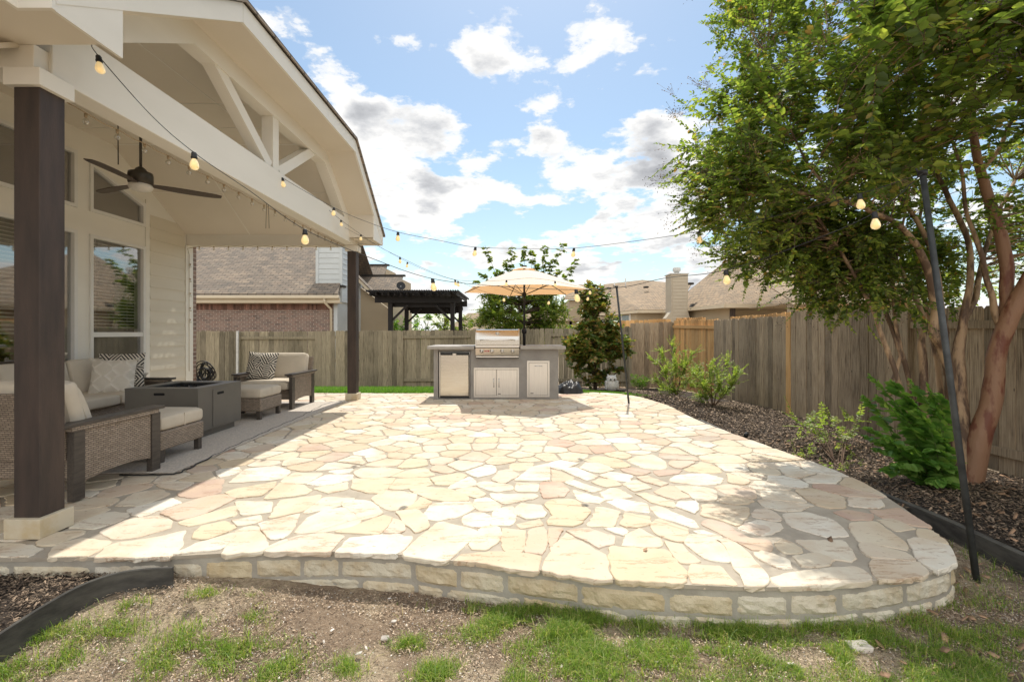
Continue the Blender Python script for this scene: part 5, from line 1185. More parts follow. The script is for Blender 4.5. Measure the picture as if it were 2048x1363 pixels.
def crape():
    rr=random.Random(21); NRs=np.random.RandomState(3)
    T=thing('crape_myrtle','big multi stemmed crape myrtle tree with peeling red brown trunks at the right','tree',(4.2,4.35,-.33))
    stems=[([(1932,990,4.3,62),(1950,900,4.25,50),(1983,800,4.2,42),(1992,720,4.2,39),(2015,640,4.15,38),(2060,560,4.05,40),(2120,450,3.9,34),(2170,300,3.8,26),(2200,140,3.7,18)],'barkred'),
     ([(2008,650,4.2,36),(2012,600,4.2,29),(2012,520,4.2,27),(1990,430,4.2,25),(1962,350,4.2,20),(1945,250,4.2,16),(1950,120,4.2,12),(1975,0,4.1,8)],'barkred'),
     ([(1998,650,4.2,16),(1978,580,4.2,13),(1960,500,4.15,11),(1935,430,4.2,9),(1920,330,4.2,7),(1890,240,4.1,5)],'bark'),
     ([(1962,345,4.2,12),(2000,290,4.15,10),(2040,200,4.1,8),(2080,100,4.,6)],'bark'),
     ([(1922,985,4.32,72),(1916,880,4.35,56),(1914,800,4.38,42),(1917,720,4.4,28),(1925,640,4.4,18),(1940,560,4.4,15),(1935,480,4.5,13),(1900,400,4.5,12),(1870,330,4.5,9),(1850,230,4.5,7),(1840,120,4.4,5)],'bark'),
     ([(1905,820,4.35,26),(1898,740,4.3,24),(1885,695,4.3,23),(1867,665,4.3,21),(1870,610,4.3,20),(1855,540,4.25,17),(1830,485,4.2,14),(1790,445,4.1,12),(1740,422,4.0,11),(1690,402,3.95,10),(1600,386,3.9,8),(1520,378,3.9,5),(1440,395,3.9,3)],'bark'),
     ([(1690,405,3.95,9),(1650,370,4.0,7),(1600,300,4.1,5),(1560,200,4.15,4)],'bark'),
     ([(1895,750,4.5,18),(1885,640,4.5,15),(1872,540,4.5,13),(1845,460,4.5,11),(1805,400,4.5,10),(1782,350,4.5,9),(1800,300,4.5,8),(1775,240,4.5,6),(1760,120,4.5,5)],'bark'),
     ([(1860,985,4.3,19),(1838,900,4.3,15),(1820,840,4.3,13),(1800,775,4.3,12),(1775,700,4.35,11),(1745,620,4.4,9),(1715,560,4.4,8),(1680,500,4.4,7),(1640,440,4.4,5),(1590,350,4.4,3)],'bark'),
     ([(1850,950,4.4,16),(1838,850,4.45,14),(1818,760,4.5,12),(1800,700,4.5,11),(1770,620,4.6,10),(1760,560,4.6,9),(1730,500,4.6,7),(1700,440,4.6,6),(1690,320,4.6,4)],'bark'),
     ([(1850,980,4.45,22),(1848,860,4.45,20),(1847,740,4.45,18),(1843,690,4.45,16),(1848,640,4.5,12),(1832,600,4.5,11),(1802,540,4.6,9),(1770,480,4.6,7),(1740,400,4.6,5)],'bark'),
     ([(1780,790,4.4,9),(1800,700,4.5,9),(1790,640,4.5,8),(1785,560,4.6,7),(1800,480,4.6,6),(1820,380,4.6,4)],'bark'),
     ([(1925,650,4.45,15),(1950,590,4.5,13),(1965,520,4.6,11),(1990,440,4.7,9),(2030,360,4.8,7)],'bark'),
     ([(1890,960,4.6,20),(1885,820,4.7,15),(1870,700,4.8,12),(1850,600,4.9,10),(1830,500,5.0,8),(1850,380,5.1,6)],'bark'),
     ([(1880,985,4.25,14),(1862,955,4.2,12),(1845,930,4.2,9),(1838,900,4.25,6)],'bark')]
    nodes=[]
    for st,mm in stems:
        pts=[P(x,y,d) for x,y,d,w in st]; rad=[w*.80/F*d/2 for x,y,d,w in st]
        A=catmull([(*p,r) for p,r in zip(pts,rad)],5)
        pp=[];rd=[]
        for i,q in enumerate(A):
            j=Vector((mnoise.noise(Vector((i*.35,q[0],1))),mnoise.noise(Vector((i*.35,q[0],5))),0))*.012
            pp.append(Vector(q[:3])+j); rd.append(max(.003,q[3]*(1+.10*mnoise.noise(Vector((i*.6,q[0]*3,2))))))
        if st[0][1]>940: rd[0]*=1.35; rd[1]*=1.15
        m=MB(); m.tube(pp,rd,12); obj('trunk' if rad[0]>.05 else 'branch',m,mm,T)
        for i,p in enumerate(pp):
            if p.z>1.3: nodes.append((p,rd[i]))
    # root flare
    Es=[((3.6,4.3,3.3),(1.7,1.4,1.1)),((2.6,4.25,2.75),(1.02,1.05,.78)),((5.0,4.1,3.1),(1.8,1.5,1.3)),((3.45,4.4,4.3),(1.45,1.3,1.0)),((2.95,3.0,3.12),(.72,.55,.5)),((3.9,2.9,3.35),(1.0,.6,.6)),((2.75,4.7,2.12),(.66,.55,.33)),((4.0,5.0,1.95),(.75,.5,.45)),((5.5,4.9,2.1),(.9,.8,.6)),((2.05,4.0,2.35),(.42,.5,.28)),((3.0,4.6,5.0),(.9,.9,.6)),((3.4,4.7,2.2),(.8,.5,.4)),((3.7,4.7,1.75),(.75,.4,.4))]
    cnt=[230,200,190,170,70,80,84,80,80,60,70,84,80]
    LS=LeafSet(); BR=MB(); TW=MB(); seeds=MB(); seeds2=MB(); nsub=0
    tips=[]
    for E,c in zip(Es,cnt):
        for _ in range(c):
            p=randell(E,rr,.35)
            k=mnoise.noise(p*1.9+Vector((3,1,2)))
            if k<-.06 and rr.random()<.9: continue
            px=HX+p.x/p.y*F; py=HY-(p.z-H)/p.y*F
            tips.append(p)
    for p in tips:
        cand=min(nodes,key=lambda q:(q[0]-p).length+ (.6 if q[0].z>p.z+.1 else 0)+(.2 if q[1]<.006 else 0))
        a,r=cand; d=p-a; L=d.length
        mid=a.lerp(p,.5)+Vector((rr.uniform(-.1,.1),rr.uniform(-.1,.1),.12*L+rr.uniform(-.05,.05)))
        pts=catmull([tuple(a),tuple(mid),tuple(p)],4); r0=min(r*.6,.004+.005*L)
        BR.tube(pts,[r0+(0.002-r0)*i/(len(pts)-1) for i in range(len(pts))],5,False)
        if len(nodes)<500: nodes.append((Vector(pts[4]),.005))
        od=(p-Vector((3.9,4.4,2.4))).normalized()
        nt=rr.randint(5,8); near=p.y<3.4
        for _ in range(nt):
            dd=(od*rr.uniform(.0,.9)+Vector((rr.gauss(0,.6),rr.gauss(0,.6),rr.gauss(.05,.5)))).normalized(); l=rr.uniform(.16,.36)
            q=p+Vector((rr.gauss(0,.07),rr.gauss(0,.07),rr.gauss(0,.07))); e=q+dd*l
            TW.tube([p.lerp(q,.3),q,q.lerp(e,.5)-Vector((0,0,.006)),e-Vector((0,0,.05*l))],[.0025,.002,.0016,.001],4,False)
            LS.twig(q,e,.031 if not near else .045,(.058 if not near else .082),rr)
            edge=od.dot(dd)>.55 and (p-Vector((3.9,4.4,3))).length>1.3
            if (edge and rr.random()<.30) or rr.random()<.035:
                mbx=seeds if rr.random()<.6 else seeds2
                for _ in range(rr.randint(10,24)):
                    s=e+dd*rr.uniform(-.02,.14)+Vector((rr.gauss(0,.028),rr.gauss(0,.028),rr.gauss(0,.028))); z=.0052
                    mbx.add([s+Vector(v)*z for v in ((1,0,0),(-1,0,0),(0,1,0),(0,-1,0),(0,0,1),(0,0,-1))],[(0,2,4),(2,1,4),(1,3,4),(3,0,4),(2,0,5),(1,2,5),(3,1,5),(0,3,5)])
                    mbx.add([e,s,s+Vector((.0015,0,.0015))],[(0,1,2)])
    b=obj('branches',BR,'bark',T,False); b['kind']='stuff'; t=obj('twigs',TW,'twig',T,False); t['kind']='stuff'
    cr=LS.build('crown',  'leafcrape',T,.56,.22,.18)
    s=obj('seed_clusters',seeds,'seed',T,False); s['kind']='stuff'; s=obj('dry_flower_clusters',seeds2,'seed2',T,False); s['kind']='stuff'
    print('crape leaves',len(LS.p))
    # basal suckers
    LB=LeafSet(); ST=MB()
    roots=[G(1862,985,-.3),G(1880,990,-.3),G(1840,970,-.3)]
    tg=[(1750,760,4.2),(1765,800,4.1),(1790,770,4.1),(1820,800,4.1),(1860,780,4.1),(1880,800,4.05),(1745,860,4.1),(1780,880,4.0),(1820,860,4.0),(1860,860,4.0),(1885,870,4.0),(1800,930,3.95),(1850,920,3.95),(1880,930,3.95),(1735,800,4.3),(1760,900,4.1),(1840,830,3.95),(1870,900,3.9),(1740,875,4.3),(1828,770,4.3),(1800,820,4.2),(1775,940,4.1),(1870,960,3.92)]
    for k,t in enumerate(tg):
        a=Vector(roots[k%3])+Vector((rr.uniform(-.05,.05),rr.uniform(-.08,.05),0)); b=Vector(P(*t)); mid=a.lerp(b,.55)+Vector((rr.uniform(-.03,.03),-.05,.10))
        pts=[Vector(q) for q in catmull([tuple(a),tuple(mid),tuple(b)],5)]
        ST.tube(pts,.0035,5,False)
        for i in range(2,len(pts)-1): LB.twig(pts[i],pts[i+1],.062,.105,rr,0,1.2,.9)
        LB.twig(pts[-1],pts[-1]+(pts[-1]-pts[-2]).normalized()*.06,.03,.05,rr)
    obj('sucker_stems',ST,'leaf_stem',T,False); LB.build('basal_foliage','leafbasal',T,.74,.14,.25)
def bush(name,label,cat,base,tips,m,size,sp,twl,ntw,rr,wr=.5,stemr=.006,group=None,stemm='twig',spread=.6):
    T=thing(name,label,cat,base,group); ST=MB(); LS=LeafSet(); base=Vector(base)
    for t in tips:
        t=Vector(t); a=base+Vector((rr.uniform(-.04,.04),rr.uniform(-.04,.04),-.02)); mid=a.lerp(t,.5)+Vector((rr.uniform(-.05,.05),rr.uniform(-.05,.05),.05*(t-a).length))
        pts=[Vector(q) for q in catmull([tuple(a),tuple(mid),tuple(t)],5)]; n=len(pts)
        ST.tube(pts,[stemr*(1-.75*i/(n-1)) for i in range(n)],5,False)
        for _ in range(ntw):
            s=rr.uniform(.3,1)**.7; i=min(n-2,int(s*(n-1))); p=pts[i].lerp(pts[i+1],rr.random())
            d=((pts[i+1]-pts[i]).normalized()*.6+Vector((rr.gauss(0,spread),rr.gauss(0,spread),rr.gauss(.15,spread*.7)))).normalized(); l=twl*rr.uniform(.5,1.2)
            ST.tube([p,p+d*l],[.002,.001],4,False); LS.twig(p,p+d*l,sp,size,rr)
    st=obj('stems',ST,stemm,T,False); cr=LS.build('foliage',m,T,wr); return T
def treeobj(name,label,base,H0,trunk_r,ells,cnts,m,size,rr,group=None,tw=(.25,.5),sp=.07,ntw=6,thr=-.2,cat='tree'):
    T=thing(name,label,cat,base,group); b=Vector(base); LS=LeafSet(); BR=MB(); TR=MB()
    top=Vector((base[0],base[1],H0)); pts=[b,b.lerp(top,.35)+Vector((.04,0,0)),b.lerp(top,.7)-Vector((.03,0,0)),top]
    pts=[Vector(q) for q in catmull([tuple(q) for q in pts],4)]; n=len(pts); TR.tube(pts,[trunk_r*(1-.85*i/(n-1)) for i in range(n)],9)
    for E,c in zip(ells,cnts):
        for _ in range(c):
            p=randell(E,rr,.3)
            if mnoise.noise(p*1.1)<thr and rr.random()<.8: continue
            a=min(pts,key=lambda q:(q-p).length+(.7 if q.z>p.z else 0)); mid=a.lerp(p,.5)+Vector((0,0,.08*(p-a).length))
            BR.tube(catmull([tuple(a),tuple(mid),tuple(p)],3),[.5*trunk_r*.35+.003]*4+[.004]*3,5,False)
            for _ in range(ntw):
                dd=Vector((rr.gauss(0,.6),rr.gauss(0,.6),rr.gauss(.1,.5))).normalized(); l=rr.uniform(*tw); LS.twig(p,p+dd*l,sp,size,rr)
    obj('trunk',TR,'tree_bark',T,False); o=obj('branches',BR,'tree_bark',T,False); o['kind']='stuff'; LS.build('crown',m,T,.62); print(name,len(LS.p)); return T,LS
def shootobj(T,shoots,m,size,rr,sp=.06):
    LS=LeafSet(); S=MB()
    for a,b,c in shoots:
        pts=[Vector(q) for q in catmull([a,b,c],6)]; S.tube(pts,[.014*(1-.8*i/(len(pts)-1)) for i in range(len(pts))],5,False)
        for i in range(len(pts)-1):
            for _ in range(3):
                d=Vector((rr.gauss(0,.7),rr.gauss(0,.7),rr.gauss(.1,.4))).normalized(); LS.twig(pts[i],pts[i]+d*rr.uniform(.06,.17),sp,size,rr)
    obj('shoots',S,'tree_bark',T,False); LS.build('shoot_leaves',m,T,.7)
def build_plants():
    crape(); rr=random.Random(33)
    # pear / redbud tree behind the umbrella
    d=15.5
    def W(px,py,dd=d): return P(px,py,dd)
    base=(W(1040,700)[0],d,-.6)
    ells=[((W(1040,630)[0],d,1.75),(1.55,1.1,.85)),((W(985,640)[0],d,1.5),(.8,.8,.7)),((W(1100,640)[0],d,1.5),(.8,.8,.7)),((W(1040,590)[0],d,2.5),(1.3,.9,.55))]
    T,_=treeobj('pear_tree','loose leafy tree with long upright shoots behind the umbrella',base,3.2,.09,ells,[120,60,60,80],'leafpear',.095,rr,ntw=7,tw=(.2,.45),sp=.075)
    sh=[]
    for px,py in ((970,490),(1024,490),(1048,488),(1065,500),(1092,488),(1130,485),(1158,515),(1150,560),(1105,515),(1000,540),(960,545),(950,560),(1010,520),(1075,530),(1120,540)):
        e=W(px,py,d+rr.uniform(-.4,.4)); s=(W(1040,600)[0]+(e[0]-W(1040,600)[0])*.45,d,2.2); mid=((s[0]+e[0])/2+rr.uniform(-.1,.1),d,(s[2]+e[2])/2+.05); sh.append((s,mid,e))
    shootobj(T,sh,'leafpear',.13,rr,.045)
    # magnolia
    d=11.3
    cx=W(1190,0,d)[0]
    ells=[((cx+.05,d,.68),(.78,.7,.60)),((cx,d,1.3),(.52,.5,.5)),((cx-.02,d,1.85),(.34,.34,.45)),((cx-.06,d,2.2),(.16,.16,.25)),((cx-.35,d,.75),(.45,.45,.4)),((cx+.45,d,.8),(.4,.4,.3)),((cx+.1,d,.2),(.6,.5,.3))]
    treeobj('magnolia_tree','dense small magnolia with dark green and rusty leaves beside the slim pole',(cx,d,gz(cx,d)),2.3,.05,ells,[110,70,34,12,50,40,40],'leafmag',.125,rr,tw=(.12,.28),sp=.045,ntw=5,thr=-.12)
    # crape seedlings / shrubs in the bed
    b=(W(1352,0,9.6)[0],9.6,gz(3.3,9.6)); 
    tips=[P(x,y,9.6+rr.uniform(-.35,.35)) for x,y in ((1305,720),(1320,700),(1345,690),(1365,700),(1385,705),(1330,740),(1390,740),(1350,725),(1310,760),(1400,765),(1370,760),(1345,780),(1325,775),(1375,720))]
    bush('leafy_shrub','tall airy lime green shrub in the bed in front of the orange fence panel','shrub',b,tips,'leaflime',.044,.03,.24,22,rr,.5,.008,'lime green shrubs')
    b=(W(1425,0,8.7)[0],8.7,gz(3.8,8.7)); 
    tips=[P(x,y,8.7+rr.uniform(-.3,.3)) for x,y in ((1400,740),(1420,725),(1435,730),(1455,725),(1478,742),(1470,760),(1410,770),(1440,760),(1400,790),(1450,780),(1385,745))]
    bush('leafy_shrub','wide lime green shrub with arching sprays right of the tall airy one','shrub',b,tips,'leaflime',.050,.032,.25,20,rr,.5,.008,'lime green shrubs')
    b=G(1680,940,-.31); tips=[P(x,y,5.9+rr.uniform(-.3,.3)) for x,y in ((1570,818),(1590,835),(1610,830),(1640,820),(1660,825),(1600,850),(1630,850),(1680,850),(1700,835),(1690,870),(1650,870),(1710,860),(1720,830))]
    bush('leafy_shrub','low sprawling lime green shrub at the foot of the grey fence by the crape myrtle','shrub',b,tips,'leaflime',.052,.034,.22,4,rr,.5,.007,'lime green shrubs')
    b=G(1610,925,-.31); tips=[P(x,y,4.9+rr.uniform(-.2,.2)) for x,y in ((1590,905),(1605,895),(1620,890),(1600,915),(1625,905))]
    bush('seedling','small pale green seedling clump in the mulch near the patio rim','seedling',b,tips,'leaflime',.03,.03,.10,4,rr,.5,.003)
    b=G(1660,965,-.31); tips=[P(x,y,4.5+rr.uniform(-.2,.2)) for x,y in ((1640,930),(1665,925),(1690,935),(1655,945),(1700,915),(1735,920))]
    bush('seedling','thin reddish seedling with few leaves in the mulch left of the crape myrtle','seedling',b,tips,'leaflime',.03,.04,.08,3,rr,.5,.003)
    b=(W(1280,0,11.6)[0],11.6,gz(3.2,11.6)); tips=[P(x,y,11.6+rr.uniform(-.15,.15)) for x in range(1262,1300,4) for y in (752,758,764)]
    bush('grassy_shrub','small feathery yellow green tuft in the mulch right of the owl statue','shrub',b,tips,'leafbright',.05,.02,.07,5,rr,.22,.004,stemm='leaf_stem')
    b=(W(1320,0,8.9)[0],8.9,gz(3.0,8.9)); tips=[P(x,y,8.9+rr.uniform(-.15,.15)) for x,y in ((1310,790),(1325,785),(1340,792),(1345,805),(1318,803))]
    bush('seedling','dark green low seedling at the rear right rim of the patio','seedling',b,tips,'leafpear',.03,.03,.10,6,rr)
    # plants under the pergola (neighbour)
    for px,dd,w,h,mm,lab in ((815,24,.9,1.55,'leafbright','bright yellow green shrub seen under the pergola at left'),(850,26,1.2,1.7,'leafbright','bright green rounded shrub seen under the middle of the pergola'),(888,22,.55,2.1,'leafpear','dark green vine like shrub climbing the right pergola post'),(925,21,.5,1.5,'leafpear','thin grey green shrub right of the pergola')):
        x=W(px,0,dd)[0]; treeobj('garden_shrub',lab,(x,dd,-.6),h*.6,.05,[((x,dd,.9),(w,.8,h*.72)),((x+.2,dd,.2),(w*.9,.7,.8))],[60,26],mm,.13,rr,'neighbour shrubs',tw=(.15,.4),sp=.08,ntw=6,cat='shrub')
    # distant tree mass (low horizon)
    for i,(px,dd,w,h) in enumerate(((1000,45,3.,2.0),(1090,48,3.4,2.2),(930,50,3,1.6))):
        x=W(px,0,dd)[0]; treeobj('distant_tree',['round green tree crown low behind the pear tree at left','round green tree crown low behind the umbrella at right','small far green tree right of the pergola'][i],(x,dd,-.6),h*.7,.1,[((x,dd,.7),(w,2,h))],[70],'leafpear',.35,rr,'distant trees',tw=(.3,.8),sp=.2,ntw=6)
# ---------------------------------------------------------------- ground cover
def gdens(x,y):
    B=[(1120,1250,.30,1.),(1200,1300,.25,1.),(1000,1230,.18,.9),(1350,1290,.2,.7),(1480,1260,.22,.8),(1650,1290,.25,.75),(1850,1330,.3,.7),(400,1310,.16,1.),(480,1260,.09,.8),(60,1320,.16,1.),(520,1330,.12,1.),(230,1290,.08,.8),(270,1245,.05,.7),(410,1215,.05,.7),(500,1220,.05,.7),(820,1290,.06,.8),(870,1345,.08,.9),(700,1330,.07,.8),(1120,1200,.10,1.),(1300,1235,.16,.9),(900,1235,.06,.7),(1560,1330,.12,.6),(1050,1340,.1,.7),(1950,1280,.12,.5)]
    s=.15*ss(-.35,.3,x)*(1-.75*ss(2.1,2.5,x))
    for px,py,r,a in B:
        c=G(px,py,-.2); s=max(s,a*math.exp(-(((x-c[0])**2+((y-c[1])*1.5)**2)/(r*r))))
    return s
def blades(name,pts,hs,ws,m,T=None,lean=.5,kind='stuff',label=None,cat=None):
    n=len(pts); Pp=np.array(pts); h=np.array(hs)[:,None]; w=np.array(ws)[:,None]
    a=NR.uniform(0,6.283,n); D=np.stack([np.cos(a),np.sin(a),np.zeros(n)],1); S=np.stack([-np.sin(a),np.cos(a),np.zeros(n)],1)
    le=NR.uniform(.1,1.,n)[:,None]*lean; Z=np.array([[0,0,1.]])
    m1=Pp+Z*h*.55+D*h*le*.3; t=Pp+Z*h*(1-.3*le)+D*h*le
    V=np.stack([Pp-S*w/2,Pp+S*w/2,m1+S*w*.4,m1-S*w*.4,t],1).reshape(-1,3); b=np.arange(n)[:,None]*5
    # use quads + degenerate-free tip quads
    V=np.stack([Pp-S*w/2,Pp+S*w/2,m1+S*w*.4,m1-S*w*.4,t+S*w*.06,t-S*w*.06],1).reshape(-1,3); b=np.arange(n)[:,None]*6
    Fq=np.concatenate([b+np.array([[0,1,2,3]]),b+np.array([[3,2,4,5]])],1).reshape(-1,4)
    o=fastmesh(name,V,Fq,m,T); o['kind']=kind
    return o
def flakes(name,pts,sizes,m,flat=.35,asp=.45,thick=None):
    n=len(pts); Pp=np.array(pts); s=np.array(sizes)[:,None]; a=NR.uniform(0,6.283,n); 
    X=np.stack([np.cos(a),np.sin(a),NR.normal(0,flat,n)],1); Y=np.stack([-np.sin(a),np.cos(a),NR.normal(0,flat,n)],1)
    k=NR.uniform(.5,1.2,(n,1))*asp
    q=[Pp-X*s*.5-Y*s*k*.4,Pp+X*s*.45-Y*s*k*.5,Pp+X*s*.5+Y*s*k*.35,Pp-X*s*.4+Y*s*k*.5]
    U=np.array([[0,0,1.]])*(s*.12 if thick is None else thick); V=np.stack(q+[v+U for v in q],1).reshape(-1,3); b=np.arange(n)[:,None]*8
    Fq=np.concatenate([b+np.array([f]) for f in ([[3,2,1,0]],[[4,5,6,7]],[[0,1,5,4]],[[1,2,6,5]],[[2,3,7,6]],[[3,0,4,7]])],1).reshape(-1,4) if False else np.concatenate([b+np.array([f]) for f in ([3,2,1,0],[4,5,6,7],[0,1,5,4],[1,2,6,5],[2,3,7,6],[3,0,4,7])],1).reshape(-1,4)
    o=fastmesh(name,V,Fq,m); o['kind']='stuff'; return o
def build_groundcover():
    rr=random.Random(77)
    def outp(x,y): return not onpatio(x,y)
    LEFTM=[(-7,2.41),(-1.75,2.41)]+[(x-.035,y+.035) for x,y,_ in EDL]+[(-7,1.0)]
    RB=[G(1262,776,-.1)[:2],(2.2,8.95),(2.45,8.0),(2.42,6.2),(2.5,5),(2.6,3.9),(2.45,3.0),G(1830,1000,-.12)[:2],G(1900,1029,-.12)[:2],G(1985,1068,-.12)[:2],G(2060,1102,-.12)[:2],G(2200,1172,-.12)[:2],(3.6,1.9),(4.9,1.6),(4.93,14.1),(1.0,14.1),(1.2,10.8),(1.7,9.6)]
    bz=lambda x,y:gz(x,y)+.085*(1-ss(3.4,5.0,y)); lz=lambda x,y:-.118-.10*ss(2.2,1.5,y)
    sheet('mulch_bed',LEFTM,'mulch',.004,.025,zf=lz); sheet('mulch_bed',RB,'mulch',.004,.08,zf=bz)
    pts=[];sz=[]
    for _ in range(30000):
        x=rr.uniform(-5.2,-1.4);y=rr.uniform(1.3,2.4)
        if inpoly((x,y),LEFTM) and outp(x,y-.01): pts.append((x,y,lz(x,y)+.026+rr.random()*.012)); sz.append(rr.uniform(.005,.02))
    for _ in range(38000):
        y=2+8*rr.random()**1.5; x=rr.uniform(2.2,4.95)
        if inpoly((x,y),RB) and outp(x,y): pts.append((x,y,bz(x,y)+.028+rr.random()*.012)); sz.append(rr.uniform(.008,.028)*(1+.12*(y-2)))
    tag(flakes('mulch_chips',pts,sz,'chips'),'dark shredded bark chips covering the planting beds','mulch')
    # straw / gravel litter in the bare lawn
    pts=[];sz=[];pw=[];sw=[]
    for _ in range(78000):
        y=rr.uniform(1.5,2.42); x=rr.uniform(-2.6,2.75)
        if rr.random()<.2: x=rr.uniform(2.0,3.6); y=rr.uniform(1.7,3.4)
        if inpoly((x,y),RB): continue
        if not outp(x,y) or inpoly((x,y),LEFTM): continue
        if mnoise.noise(Vector((x*2.2,y*3,8)))<-.12 and x<-.3 and rr.random()<.8: continue
        z=gz(x,y)+.008+rr.random()*.006
        if rr.random()<.9: pts.append((x,y,z)); sz.append(rr.uniform(.004,.014))
        else: pw.append((x,y,z)); sw.append(rr.uniform(.003,.008))
    tag(flakes('straw_litter',pts,sz,'straw',.3,.28),'bits of dry straw and wood scattered over the bare dirt','litter')
    for _ in range(26): pw.append((*G(rr.uniform(100,1900),rr.uniform(1200,1340),-.2)[:2],-.185)); sw.append(rr.uniform(.012,.028))
    tag(flakes('gravel',pw,sw,'pebble',.3,.7),'pale gravel bits and limestone chips scattered over the dirt','gravel')
    # fallen leaves
    pts=[];sz=[]
    for _ in range(1300):
        x=rr.uniform(1.6,4.8); y=rr.uniform(1.5,6.5)
        if outp(x,y): pts.append((x,y,(bz(x,y)+.045 if inpoly((x,y),RB) else gz(x,y)+.02))); sz.append(rr.uniform(.02,.05))
    for px,py in ((1500,1320),(1660,1080),(1290,1100),(1890,1300),(1770,1350),(600,1330)):
        q=G(px,py,-.17 if py>1200 else .002); pts.append((q[0],q[1],q[2]+.004)); sz.append(.035)
    tag(flakes('fallen_leaves',pts,sz,'litter',.35,.6,.0008),'brown and orange fallen leaves scattered around the crape myrtle','leaves')
    # grass
    pts=[];hs=[];ws=[]
    tries=0
    while len(pts)<90000 and tries<1000000:
        tries+=1; y=rr.uniform(1.35,2.42); x=rr.uniform(-2.5,2.9)
        if tries%12==0: x=rr.uniform(2.2,3.3); y=rr.uniform(2.,3.1)
        if y>2.0 and x>2.2 and inpoly((x,y),RB): continue
        if not outp(x,y-.015) or inpoly((x,y),LEFTM): continue
        g=gdens(x,y)*max(0,(.28+1.9*mnoise.noise(Vector((x*5,y*7,4)))+.7*mnoise.noise(Vector((x*17,y*22,8)))+.15))
        if rr.random()<g*1.0: pts.append((x,y,gz(x,y)+.004)); tall=1.5 if y>2.05 and x>.1 else 1; hs.append(rr.uniform(.014,.040)*tall*(.6+.9*rr.random()**2)); ws.append(rr.uniform(.0016,.003))
    print('grass',len(pts))
    for _ in range(260):
        x=rr.uniform(-2.2,2.4); y=rr.uniform(1.6,2.2)
        if outp(x,y) and gdens(x,y)>.15:
            for _ in range(7): pts.append((x+rr.gauss(0,.008),y+rr.gauss(0,.008),gz(x,y))); hs.append(rr.uniform(.04,.085)); ws.append(.0028)
    tag(blades('grass_tufts',pts,hs,ws,'grass',None,1.5),'patchy green grass growing through the bare dirt in the foreground','grass')
    # back lawn strip, right strip
    pts=[];hs=[];ws=[]
    for _ in range(46000):
        y=8.85+5.3*rr.random()**2.; x=rr.uniform(-9,1.5)
        if x<1.2 or y<9.6: pts.append((x,y,gz(x,y))); hs.append(rr.uniform(.04,.10)); ws.append(.011)
    for _ in range(16000):
        x=rr.uniform(1.1,3.1); y=rr.uniform(8.6,9.9)
        if outp(x,y) and y<9.75-.75*(x-1.1): pts.append((x,y,gz(x,y)+.02)); hs.append(rr.uniform(.02,.05)); ws.append(.008)
    for _ in range(14000):
        x=rr.uniform(2.4,3.2); y=rr.uniform(5.6,7.4)
        if outp(x,y) and ((x-2.72)/.28)**2+((y-6.4)/.65)**2<1+.5*mnoise.noise(Vector((x*6,y*6,1))): pts.append((x,y,gz(x,y)+.03)); hs.append(rr.uniform(.02,.06)); ws.append(.006)
    tag(blades('back_lawn',pts,hs,ws,'lawnbright',None,.6),'strip of bright green grass between the patio and the back fence','grass')
    # metal bracket + white stone in the dirt
    a=G(632,1172,-.2); m=MB(); m.prism([(a[0]-.03,a[1]-.01,-.192),(a[0]+.035,a[1]-.015,-.192),(a[0]+.02,a[1]+.03,-.165)],(0,0,.004)); tag(obj('metal_scrap',m,'stonegrey'),'small grey triangular scrap lying at the foot of the block wall','scrap')
    for (px,py,s,l) in ((770,1275,.018,'white chunk of rock lying on the dirt below the block wall'),(1375,1175,.0,''),(1718,1292,.045,'flat broken pale flagstone piece lying in the grass at lower right')):
        if s==0: continue
        a=G(px,py,-.19); m=MB(); m.rbox((a[0],a[1],a[2]),(s,s*.6,s*.35),s*.2,4); m.xf(lambda p,a=a:p+Vector((mnoise.noise(p*60),mnoise.noise(p*60+Vector((3,3,3))),0))*.006); tag(obj('rock',m,'pebble'),l,'rock')
